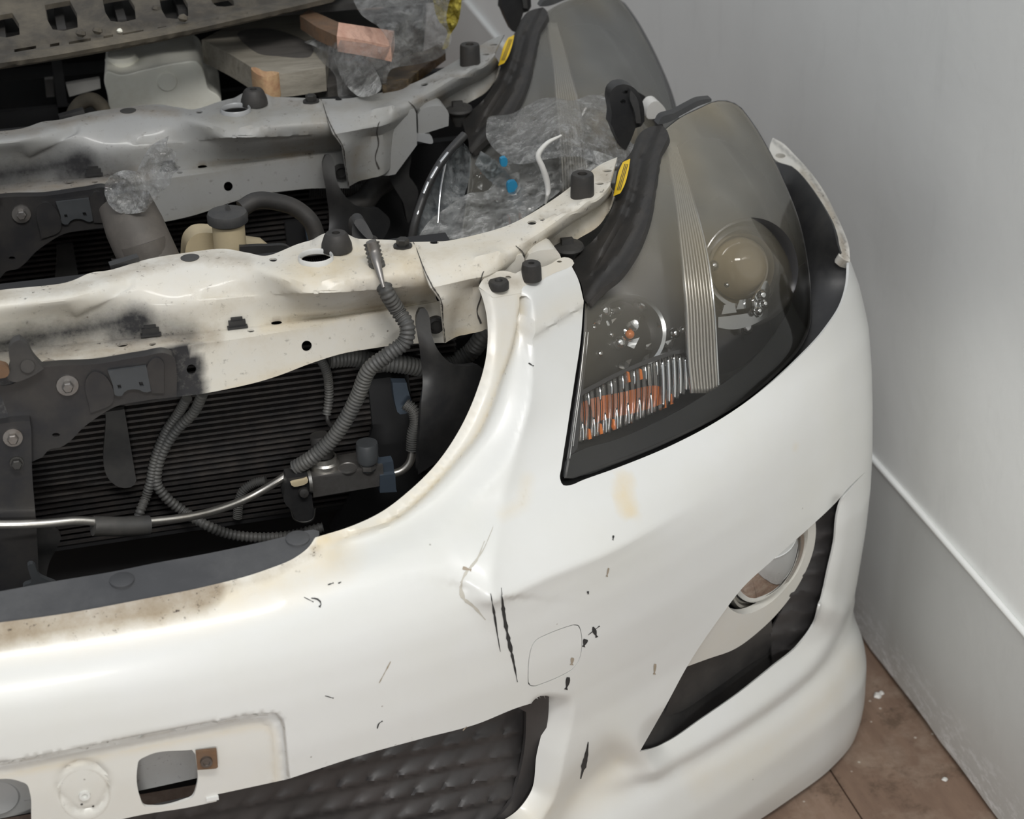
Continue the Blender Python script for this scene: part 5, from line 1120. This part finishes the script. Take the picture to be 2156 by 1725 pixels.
for k in range(19):                        # vertical flutes
    x0 = 1222 + k*12.0; t = k/18
    top = np.interp(x0, [1222, 1300, 1420, 1450], [832, 790, 742, 752]); bot_ = np.interp(x0, [1219, 1300, 1400, 1452], [935, 908, 862, 824])
    P_ = HL.on(spline([(x0, top+4), (x0+2.5, (top+bot_)/2), (x0-1 + 0*t, bot_-3)], 14), off=.026); v, f = tube_vf(P_, .0025, 8); b = len(Vr); Vr += v; Fr += [tuple(i+b for i in q) for q in f]
M['flute'] = plain('fluted_clear_plastic', (.72, .70, .66), .12, .75, 0, .1, 20)
put('indicator_flutes', Vr[::1], Fr, M['ribbed'], lamp, sharp=0)
Vr = []; Fr = []
for k in range(0, 19):
    x0 = 1226 + k*12.0
    top = np.interp(x0, [1222, 1300, 1420, 1450], [832, 790, 742, 752]); bot_ = np.interp(x0, [1219, 1300, 1400, 1452], [935, 908, 862, 824])
    a0, a1 = (top+3, top+ (bot_-top)*.30) if k % 2 else (bot_-(bot_-top)*.42, bot_-3)
    if k > 13: a0, a1 = top+3, bot_-6
    P_ = HL.on(spline([(x0, a0), (x0+1.5, (a0+a1)/2), (x0+2, a1)], 10), off=.024); v, f = tube_vf(P_, [.0009 + .0011*(k > 13) + .0008*math.sin(math.pi*i/9) for i in range(10)], 6); b = len(Vr); Vr += v; Fr += [tuple(i+b for i in q) for q in f]
put('indicator_rib_edges', Vr, Fr, M['chrome'], lamp, sharp=0)
hl('indicator_shelf', [(1218, 826, 1), (1300, 784), (1400, 744), (1440, 734, 1), (1440, 742, 1), (1400, 753), (1300, 793), (1220, 836, 1)], .026, M['lamp_grey'], step=10, thick=.003)
# left edge: bright vertical strips beside the bumper strut
for l_, o_ in (([(1232, 700), (1222, 790), (1210, 880), (1199, 966)], .006), ([(1226, 780), (1216, 862), (1206, 940)], .012), ([(1238, 700), (1230, 780), (1219, 870), (1212, 945)], .016)):
    P_ = HL.on(spline(l_, 20), off=o_); V, F = tube_vf(P_, .0009, 8); put('lamp_edge_strip', V, F, M['chrome_dull'], lamp)
hl('lamp_side_trim', [(1230, 700, 1), (1238, 690, 1), (1232, 780), (1222, 870), (1216, 945, 1), (1194, 968, 1), (1204, 890), (1220, 780)], .014, M['lamp_grey'], step=10)

def dome(name, px, r, off, mat):
    P_ = HL.on([px], off=off)[0]; return lathe(name, [(.0004, r), (r*.5, r*.87), (r*.87, r*.5), (r, 0), (r*.8, -r*.5)], P_, CAMP*[.3, 1, 1] - P_, M[mat], lamp, 20, sharp=0)
for px, r, o_, m_ in (((1304, 722), .0075, .045, 'chrome'), ((1326, 704), .005, .045, 'amber'), ((1262, 745), .004, .04, 'chrome'), ((1420, 702), .006, .04, 'chrome'), ((1438, 694), .004, .04, 'chrome'), ((1602, 622), .007, .026, 'chrome'), ((1608, 640), .005, .026, 'chrome'),
                      ((1596, 655), .005, .026, 'chrome'), ((1530, 600), .003, .03, 'chrome'), ((1286, 705), .003, .04, 'chrome'), ((1250, 690), .003, .04, 'chrome'), ((1350, 640), .008, .05, 'chrome_dull'), ((1270, 655), .010, .055, 'chrome_dull'), ((1570, 690), .008, .05, 'chrome_dull'), ((1502, 560), .006, .045, 'chrome_dull')):
    dome('glint_dome', px, r, o_, m_)  # small domes added to give bright glints inside the lamp
# rubber seal and black frame along the inner edge
def ridge_d(u, v):
    q = np.stack([u, v], -1); d = np.zeros(len(u))
    for l_, w, h in (([(1400, 262), (1374, 330), (1360, 400), (1340, 460), (1305, 528), (1262, 582), (1232, 625)], 6, -.006), ([(1380, 268), (1350, 335), (1335, 410), (1310, 475), (1280, 530), (1250, 580)], 7, .006), ([(1352, 280), (1335, 335), (1322, 400), (1298, 465), (1268, 520), (1245, 570)], 8, -.005), ([(1322, 330), (1308, 400), (1285, 460), (1255, 510)], 6, .005)):
        r, f, s = segdist(q, spline(l_, 24)); d += h*np.exp(-(r/w)**2)
    return d
FR = PixSurf([(1400, 262, 'D', 1.945), (1375, 330, 'D', 1.915), (1360, 440, 'D', 1.875), (1320, 530, 'D', 1.848), (1262, 596, 'D', 1.83), (1230, 640, 'D', 1.818), (1345, 285, 'D', 1.960), (1318, 335, 'D', 1.945), (1300, 420, 'D', 1.905), (1255, 500, 'D', 1.88), (1236, 560, 'D', 1.865), (1215, 590, 'D', 1.86)], disp=ridge_d, lam=1e-4)
frame = patch('lamp_seal_frame', FR, [(1393, 264, 1), (1404, 274), (1388, 330), (1376, 400), (1362, 472), (1335, 536), (1302, 582), (1264, 612), (1238, 640, 1), (1230, 632, 1), (1224, 600), (1212, 572), (1206, 545), (1222, 528), (1250, 505), (1270, 478), (1288, 440), (1298, 412), (1296, 380), (1306, 345), (1318, 334), (1330, 318), (1340, 292), (1352, 276), (1375, 266)], [], M['rubber'], lamp, step=7, thick=.006, sharp=60)
prism_px('warning_label', [(1312, 342, 1), (1327, 335, 1), (1322, 365), (1314, 392), (1306, 407, 1), (1292, 413, 1), (1298, 385), (1303, 362)], 'D', 1.896, (0, .001, 0), M['yellow'], lamp, 8, ctl=[(1312, 342, 'D', 1.922), (1327, 335, 'D', 1.921), (1322, 365, 'D', 1.910), (1306, 407, 'D', 1.893), (1292, 413, 'D', 1.895), (1303, 362, 'D', 1.913)])
# printed lines of the label
for k in range(3):
    prism_px('label_print', [(1317+k*3.2-2, 345, 1), (1318.2+k*3.2-2, 345, 1), (1304.2+k*3.2-4, 400, 1), (1303+k*3.2-4, 400, 1)], 'D', 1.9, (0, .0002, 0), M['mud_dark'], lamp, 8, ctl=[(1315, 345, 'D', 1.9195), (1325, 345, 'D', 1.9175), (1303, 400, 'D', 1.8945), (1312, 400, 'D', 1.8935)])
tabm = prism_px('lamp_mounting_tab', [(1284, 205), (1287, 192), (1298, 181), (1318, 178), (1336, 186), (1349, 204), (1356, 228), (1357, 255, 1), (1350, 266, 1), (1338, 270, 1), (1330, 292, 1), (1318, 316, 1), (1309, 312, 1), (1296, 284, 1), (1290, 268, 1), (1286, 262, 1), (1288, 240)], 'Y', .50, (0, .018, 0), M['black'], lamp, 6, holes=[ell(1318, 194, 9, 4), ell(1312, 214, 6, 5)])
prism_px('tab_rib', [(1328, 190, 1), (1340, 204), (1348, 240), (1350, 260, 1), (1340, 260, 1), (1336, 235), (1326, 205)], 'Y', .494, (0, .01, 0), M['black_dusty'], tabm, 6)
prism_px('lamp_top_rib', [(1385, 262, 1), (1392, 248), (1420, 238), (1450, 222), (1470, 212), (1498, 208, 1), (1498, 214, 1), (1470, 224), (1440, 240), (1400, 260)], 'D', 2.02, (0, .012, 0), M['black'], lamp, 6, ctl=[(1385, 262, 'D', 1.95), (1498, 211, 'D', 2.065), (1440, 238, 'D', 2.0), (1420, 225, 'D', 1.99)])
# ------------------------------------------------------------------ second front end, a repeat of the first without its bumper
DV = Vector((-.0257, .3658, .0269))
car2 = thing('car_front_end', 'grey-white car front end standing behind the nearest one, without any bumper', 'car front', Vector(car.location) + DV)
def dup(o, par):
    c = o.copy(); COL.objects.link(c); c.parent = par
    for ch in list(o.children): dup(ch, c)
    return c
def alter(o, fn):
    fn(o)
    for ch in o.children: alter(ch, fn)
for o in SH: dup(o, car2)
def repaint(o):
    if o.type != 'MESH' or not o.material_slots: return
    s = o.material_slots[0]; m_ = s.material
    new = {'dirty_white_panel_paint': M['bar_shaded'], 'hazed_headlamp_cover': M['lens_rear']}.get(m_.name)
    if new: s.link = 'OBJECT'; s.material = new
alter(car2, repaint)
# ------------------------------------------------------------------ more of the second front end
def sub(name, par, loc=(0, 0, 0)):
    o = thing(name, '', '', loc); del o['label']; del o['category']; o.parent = par
    w = Vector((0, 0, 0)); p = par
    while p is not None: w = w + p.location; p = p.parent
    o.location = Vector(loc) - w; return o
tk = prism_px('washer_tank', [(232, 250, 1), (226, 200), (219, 165), (222, 152), (251, 158), (300, 148), (380, 132), (415, 131), (424, 140), (432, 163), (439, 188), (458, 200), (467, 214), (463, 228), (440, 250, 1)], 'Y', .86, (.01, .11, 0), M['milk'], car2, 8, sharp=50)
md = tk.modifiers.new('soft', 'BEVEL'); md.width = .010; md.segments = 3; md.limit_method = 'ANGLE'
lathe('tank_neck', [(.020, -.02), (.020, .010), (.016, .014), (.0004, .014)], at(258, 140, 'Y', .91), (0, 0, 1), M['milk'], tk, 28)
lathe('tank_boss', [(.0125, -.002), (.011, .0015), (.0004, .0018)], at(352, 172, 'Y', .859), (0, -1, 0), M['milk'], tk, 20)
prism_px('fan_shroud_bar', [(139, 178, 1), (210, 166, 1), (212, 186, 1), (146, 204, 1)], 'Y', .95, (0, .01, 0), M['white_strip'], car2, 8)
prism_px('fan_shroud_bar', [(94, 168, 1), (112, 166, 1), (115, 204, 1), (98, 205, 1)], 'Y', .96, (0, .01, 0), M['alu_dark'], car2, 8)
tube('radiator_outlet', [(150, 262, 'Y', .82), (156, 236, 'Y', .82), (172, 216, 'Y', .82), (194, 210, 'Y', .82), (212, 222, 'Y', .82), (222, 246, 'Y', .82)], .0085, M['grey_brown'], car2, 16, 30)
lathe('outlet_flange', [(.022, -.01), (.024, .006), (.018, .010), (.0004, .010)], at(192, 244, 'Y', .86), (0, -.8, .6), M['mud_dark'], car2, 28)
box('dark_filler_box', at(70, 190, 'Y', 1.02), (.50, .05, .045), M['void'], car2)  # added dark box filling the black void
box('radiator_frame_post', at(126, 180, 'Y', .93), (.012, .012, .14), M['void'], car2)
box('dark_backing_panel', (.05, 1.16, .42), (.85, .012, .72), M['void'], car2)  # added black sheet standing in for the darkness behind
box('front_closing_panel', (.25, .93, .40), (1.0, .012, .62), M['void'], car2)
prism_px('headlamp_stay', [(812, 300, 1), (860, 302, 1), (866, 330), (862, 372), (880, 400), (872, 440), (860, 470), (850, 430), (822, 380), (812, 345)], 'Y', .66, (0, .014, 0), M['black'], car2, 8)
prism_px('stay_cap', [(808, 300, 1), (815, 285, 1), (880, 282), (908, 286), (912, 300), (868, 300), (862, 322, 1), (850, 305)], 'Y', .645, (0, .02, 0), M['bar_shaded'], car2, 6)
tube('dark_hose', [(705, 470, 'Y', .66), (735, 440, 'Y', .67), (765, 425, 'Y', .68), (790, 395, 'Y', .69), (815, 378, 'Y', .70)], .013, M['rubber'], car2, 16, 30)
tube('wiring_conduit', [(650, 400, 'Y', .70), (700, 398, 'Y', .70), (760, 392, 'Y', .70), (820, 380, 'Y', .70)], .010, M['loom'], car2, 12, ribs=36)

# ------------------------------------------------------------------ third, muddy panel resting at the top left
zt = lambda l, z: [(x, y, 'Z', z) for x, y in l]
UT = PixSurf([(-100, 148, 'Z', .845), (0, 133, 'Z', .845), (330, 76, 'Z', .845), (690, 0, 'Z', .845), (0, -60, 'Z', .875), (400, -100, 'Z', .875), (700, -150, 'Z', .875), (-100, -60, 'Z', .875)], lam=1e-4,
             disp=lambda u, v: -.006*np.exp(-((v - np.interp(u, [-100, 0, 330, 690], [142, 127, 70, -6]))/7)**2) + .008*np.exp(-((v - np.interp(u, [-100, 0, 330, 690], [124, 110, 54, -20]))/6)**2) - .007*np.exp(-(((u + .50*(100-v)) % 118 - 30)/24.0)**2))
def slot(cx, cy, w, h, sl=.0): return [(cx-w, cy-h+.16*w, 1), (cx+w*.55, cy-h-.12*w, 1), (cx+w, cy-h*.2, 1), (cx+w*1.05, cy+h*.75, 1), (cx+w*.2, cy+h, 1), (cx-w*.5, cy+h*.9, 1), (cx-w*.85, cy+h*.2, 1)]
ut_holes = [slot(8, 55, 32, 24), slot(128, 35, 34, 30), slot(250, 20, 34, 27), slot(365, 14, 30, 26), slot(468, 4, 24, 10)]
ut_holes += [[(x, y-.16*0, 1), (x+w, y-.17*w, 1), (x+w, y-.17*w+6, 1), (x, y+6, 1)] for x, y, w in ((30, 104, 46), (105, 93, 20), (145, 88, 46), (218, 76, 20), (258, 70, 44), (332, 58, 18), (370, 52, 46), (440, 38, 20), (478, 30, 44))]
tray = thing('engine_undertray', 'muddy brown ribbed plastic tray lying across the back, far left', 'plastic tray', at(250, 60, 'Z', .85))
patch('tray_panel', UT, [(-100, 148, 1), (0, 133), (100, 119), (200, 101), (330, 77), (420, 59), (520, 36), (610, 16), (700, -6, 1), (760, -60, 1), (760, -160, 1), (-100, -160, 1)], ut_holes, M['grey_brown'], tray, step=8, thick=.006, sharp=60)
tube('tray_rim', [(-100, 146, 'Z', .842), (0, 131, 'Z', .842), (200, 99, 'Z', .842), (330, 75, 'Z', .842), (520, 34, 'Z', .842), (700, -8, 'Z', .842)], .0075, M['grey_brown'], tray, 12, 60)
V = []; F = []
for i in range(9):
    x = -60 + i*62; v, f = box_vf(at(x, 62 - x*.16, 'Z', .836), (.010, .12, .012)); b = len(V); V += v; F += [tuple(a+b for a in q) for q in f]
put('tray_ribs', V, F, M['mud_dark'], tray, smooth=False)
box('tray_slot_backing', at(150, 5, 'Z', .825) + np.array([0, .06, 0]), (.95, .36, .008), M['mud_dark'], tray)  # dark sheet added beneath so the slots look black
for k, (x, y) in enumerate(((252, 66), (170, 72), (330, 20), (205, 66), (385, 40))):
    s_ = .0035 if k == 0 else .006
    o = put('pale_chip' if k == 0 else 'mud_clod', *merge(lathe_vf([(.0004, s_), (s_*.8, s_*.6), (s_, 0), (s_*.5, -s_*.5)], at(x, y, 'Z', .852 if k == 0 else .855), (.3, .2, 1), 7)), M['milk'] if k == 0 else M['grey_brown'], tray)

# ------------------------------------------------------------------ boards lying behind the second front end
def board(name, top, z, dv, mats, label, grp=None):
    o = prism_px(name, top, 'Z', z, dv, mats[0], None, 8); tag(o, label, 'board', grp); return o
b1 = thing('weathered_board', 'grey weathered plank with a splintered orange corner, behind the second front end', 'board', at(560, 120, 'Z', .79))
prism_px('plank', [(424, 84, 1), (480, 112), (536, 146), (556, 158, 1), (620, 152), (685, 142, 1), (690, 100, 1), (640, 30, 1), (520, 34, 1), (470, 60, 1)], 'Z', .79, (0, 0, -.028), M['wood_grey'], b1, 8)
prism_px('splintered_corner', [(528, 143), (540, 142), (556, 150), (574, 150), (588, 153), (572, 160), (556, 162), (538, 154)], 'Z', .7912, (0, -.0012, -.027), M['wood_split'], b1, 5)
prism_px('dark_patch', [(500, 70), (560, 60), (620, 75), (660, 100), (650, 120), (590, 118), (540, 110)], 'Z', .7905, (0, 0, -.001), M['wood_dark'], b1, 8)  # darker area on the plank top
b2 = thing('reddish_wood_strip', 'short fresh reddish wood strip lying among the plastic film', 'wood strip', at(730, 60, 'Z', .83))
prism_px('strip_shaded_side', [(631, 33, 1), (650, 19, 1), (713, 47, 1), (709, 76, 1), (667, 57, 1)], 'Z', .83, (0, 0, -.016), M['rust'], b2, 8)  # side face coloured darker to paint in its shade
prism_px('strip_end', [(713, 47, 1), (830, 65, 1), (823, 97, 1), (770, 86), (709, 76, 1)], 'Z', .832, (0, 0, -.018), M['wood_pink'], b2, 8)
dk = prism_px('dark_board', [(560, 30, 1), (640, 20, 1), (800, 20, 1), (900, -40, 1), (890, 80, 1), (790, 150, 1), (690, 185, 1), (640, 150, 1)], 'Z', .765, (0, 0, -.02), M['wood_dark'], None, 14)
tag(dk, 'dark board underneath the loose plastic film behind the second front end', 'board')
pk = prism_px('brown_tape_roll', [(805, 180, 1), (812, 138), (850, 118), (895, 106), (930, 88, 1), (938, 106, 1), (890, 142), (850, 172)], 'Z', .782, (0, 0, -.012), M['film_brown'], None, 8)
tag(pk, 'brown packing tape showing through the film beside the rear rubber stop', 'tape')

# ------------------------------------------------------------------ plastic film
def crumple(amp, sc, seed):
    def d(u, v):
        out = np.empty(len(u))
        for i in range(len(u)):
            a = noise.noise(Vector((u[i]/sc, v[i]/sc, seed))); b = noise.noise(Vector((u[i]/sc*2.7, v[i]/sc*2.7, seed+9))); c = abs(noise.noise(Vector((u[i]/sc*1.4+5, v[i]/sc*1.4, seed+3))))
            e = abs(noise.noise(Vector((u[i]/sc*4.5, v[i]/sc*4.5, seed+5))))
            out[i] = amp*(a + .5*b - 1.5*c - .6*e)
        return out
    return d
def filmpiece(name, ctl, outline, mat, amp, sc, seed, par=None, step=7, label=None, cat='plastic film', grp=None):
    s = PixSurf(ctl, disp=crumple(amp, sc, seed), lam=1e-4)
    o = patch(name, s, outline, [], M[mat], par, step=step, thick=0.0006, sharp=0 if sc > 40 else 25)
    if label: tag(o, label, cat, grp)
    return o
# bag in front of the second headlamp
f1 = thing('plastic_bag', 'crumpled clear plastic bag stuffed beside the nearest headlamp', 'plastic bag', at(1180, 340, 'Y', .52))
filmpiece('bag_bulge', [(1030, 250, 'Y', .60), (1130, 210, 'Y', .62), (1290, 215, 'Y', .60), (1310, 320, 'Y', .50), (1250, 330, 'Y', .47), (1130, 330, 'Y', .47), (1050, 310, 'Y', .52), (1180, 265, 'Y', .50)],
          [(1024, 262), (1030, 246), (1075, 240), (1110, 222), (1140, 208), (1170, 206), (1205, 212), (1245, 200), (1285, 210), (1300, 250), (1315, 285), (1335, 310), (1320, 345), (1275, 352), (1220, 330), (1150, 335), (1090, 345), (1045, 318), (1025, 290)], 'film_bright', .012, 60, 1.3, f1, 5)
filmpiece('bag_side', [(1240, 350, 'Y', .46), (1200, 420, 'Y', .43), (1100, 480, 'Y', .40), (1080, 350, 'Y', .52), (1000, 420, 'Y', .48), (950, 500, 'Y', .42), (1150, 300, 'Y', .50)],
          [(1060, 330), (1130, 300), (1220, 310), (1290, 330), (1300, 345), (1262, 350), (1200, 388), (1150, 425), (1080, 470), (1010, 492), (930, 508), (880, 512), (900, 470), (950, 430), (985, 408), (1030, 398)], 'film_dull', .009, 75, 4.1, f1, 6)
filmpiece('bag_flap', [(1010, 330, 'Y', .52), (1080, 400, 'Y', .49), (1060, 330, 'Y', .52), (1030, 360, 'Y', .52)],
          [(1000, 345, 1), (1012, 318, 1), (1040, 335), (1075, 372, 1), (1084, 398), (1060, 400), (1030, 380, 1)], 'film_blue', .010, 40, 6.0, f1, 6)
tube('bag_fold', [(1182, 285, 'Y', .462), (1148, 305, 'Y', .458), (1133, 328, 'Y', .455), (1142, 352, 'Y', .452), (1152, 385, 'Y', .45), (1154, 402, 'Y', .448), (1148, 430, 'Y', .44)], [.0012, .0022, .003, .0032, .0036, .0030, .0012], M['white_strip'], f1, 8, 40)
for x, y, s_ in ((1080, 396, 1.0), (1062, 342, .7)):
    prism_px('blue_clip', [(x-10*s_, y-10*s_), (x+6*s_, y-14*s_), (x+10*s_, y), (x+4*s_, y+13*s_), (x-9*s_, y+11*s_)], 'Y', .475, (0, .006, 0), M['blue'], f1, 5)
f5 = prism_px('chalky_plastic_scrap', [(1362, 232), (1372, 216), (1386, 214), (1402, 232), (1398, 244), (1364, 250)], 'Y', .62, (0, .02, 0), M['white_strip'], None, 6); tag(f5, 'small chalky white plastic scrap behind the black headlamp tab', 'plastic scrap')
# lamp cover wrapped in film between the two front ends
w = thing('loose_lamp_glass', 'loose clear lamp cover in film, standing between the two front ends', 'lamp cover', at(930, 420, 'Y', .55))
filmpiece('cover_panel', [(890, 500, 'Y', .50), (900, 400, 'Y', .53), (975, 300, 'Y', .56), (1000, 380, 'Y', .56), (960, 480, 'Y', .50)],
          [(873, 506, 1), (884, 455), (905, 400), (938, 340), (972, 296, 1), (986, 312), (990, 360), (975, 420), (955, 480), (935, 508, 1)], 'film_blue', .004, 90, 2.2, w, 8)
tube('cover_rim', [(866, 512, 'Y', .495), (874, 470, 'Y', .50), (890, 420, 'Y', .51), (912, 370, 'Y', .52), (940, 326, 'Y', .535), (978, 284, 'Y', .55)], .0048, M['black'], w, 10, 40)
for a, b in (((886, 428), (880, 452)), ((903, 384), (893, 408)), ((922, 352), (908, 376)), ((876, 470), (873, 496)), ((944, 322), (928, 342))):
    tube('rim_lug', [(a[0]-1, a[1], 'Y', .507), (b[0]-1, b[1], 'Y', .500)], .0018, M['chrome_dull'], w, 8, 6)
tube('cover_bar', [(938, 345, 'Y', .535), (928, 400, 'Y', .525), (922, 470, 'Y', .505)], .0014, M['chrome_dull'], w, 8, 20)
# film over the hose mouth
f2 = filmpiece('hose_wrapping', [(240, 420, 'Y', .47), (300, 455, 'Y', .46), (280, 370, 'Y', .47), (340, 320, 'Y', .48), (370, 330, 'Y', .485), (330, 400, 'Y', .455)],
               [(246, 446), (228, 428), (220, 406), (222, 384, 1), (240, 366), (268, 358), (288, 362, 1), (300, 335), (322, 304), (340, 294), (356, 286, 1), (352, 306), (372, 320, 1), (368, 345), (380, 352, 1), (362, 372), (358, 388, 1), (345, 400), (332, 408, 1), (318, 430), (305, 446, 1), (280, 450), (258, 450)], 'film_bright', .009, 42, 8.8, None, 5, 'crumpled clear film stuffed into the upright grey radiator hose')
# big sheets behind the second front end
f3 = filmpiece('plastic_sheet', [(640, 60, 'Z', .80), (800, 0, 'Z', .86), (940, 20, 'Z', .86), (930, 110, 'Z', .81), (760, 120, 'Z', .82), (700, 200, 'Z', .76), (850, 170, 'Z', .775), (800, 60, 'Z', .85)],
               [(655, 92), (700, 84), (760, 90), (820, 96), (800, 60), (760, 30), (740, -20), (860, -60), (960, -40, 1), (940, 40), (950, 90), (930, 118), (880, 135), (820, 150), (808, 195), (770, 206), (715, 206), (706, 160), (670, 120)], 'film', .014, 70, 12.5, None, 7, 'large crumpled clear sheet heaped behind the second front end')
f3b = filmpiece('plastic_sheet', [(640, 95, 'Z', .80), (720, 90, 'Z', .81), (740, 170, 'Z', .785), (690, 150, 'Z', .785)],
               [(640, 88, 1), (690, 76), (740, 92), (780, 130), (800, 190), (760, 204), (722, 170), (700, 120), (668, 100)], 'film_dull', .008, 50, 15.5, None, 6, 'dull folded strip of film hanging off the splintered plank')
f4 = filmpiece('yellow_film', [(912, -20, 'Z', .87), (968, -20, 'Z', .87), (950, 60, 'Z', .82), (935, 100, 'Z', .80), (925, 50, 'Z', .83)],
               [(908, -30, 1), (972, -30, 1), (970, 20), (962, 52), (948, 74), (942, 100), (934, 104), (942, 66), (924, 44), (914, 10)], 'film_yellow', .010, 26, 17.5, None, 5, 'bright yellow twisted film beside the rear rubber stop')

# flakes of plaster on the floor by the wall
for k, (x, y, s_) in enumerate(((1848, 1463, .006), (1856, 1458, .004), (1990, 1640, .004), (1600, 1690, .003))):
    P_ = at(x, y, 'Z', .002); rr = random.Random(k+40)
    pts = [(P_[0] + s_*(.7+.5*rr.random())*math.cos(t), P_[1] + s_*(.7+.5*rr.random())*math.sin(t)) for t in np.linspace(0, 2*math.pi, 7, endpoint=False)]
    V = [(a, b, .0005) for a, b in pts] + [(P_[0]+(a-P_[0])*.6, P_[1]+(b-P_[1])*.6, .0005+s_*.5) for a, b in pts]
    o = put('plaster_flake', V, [tuple(range(7))[::-1], tuple(range(7, 14))] + [(i, (i+1) % 7, 7+(i+1) % 7, 7+i) for i in range(7)], M['white_strip'], None, smooth=False)
    tag(o, ['largest white plaster flake on the floor beside the bumper corner', 'smaller white flake touching the largest plaster flake', 'white flake on the floor close to the wall foot, near the bottom right', 'tiny pale flake on the floorboards in front of the bumper lip'][k], 'plaster flake', 'plaster flakes on the floor')
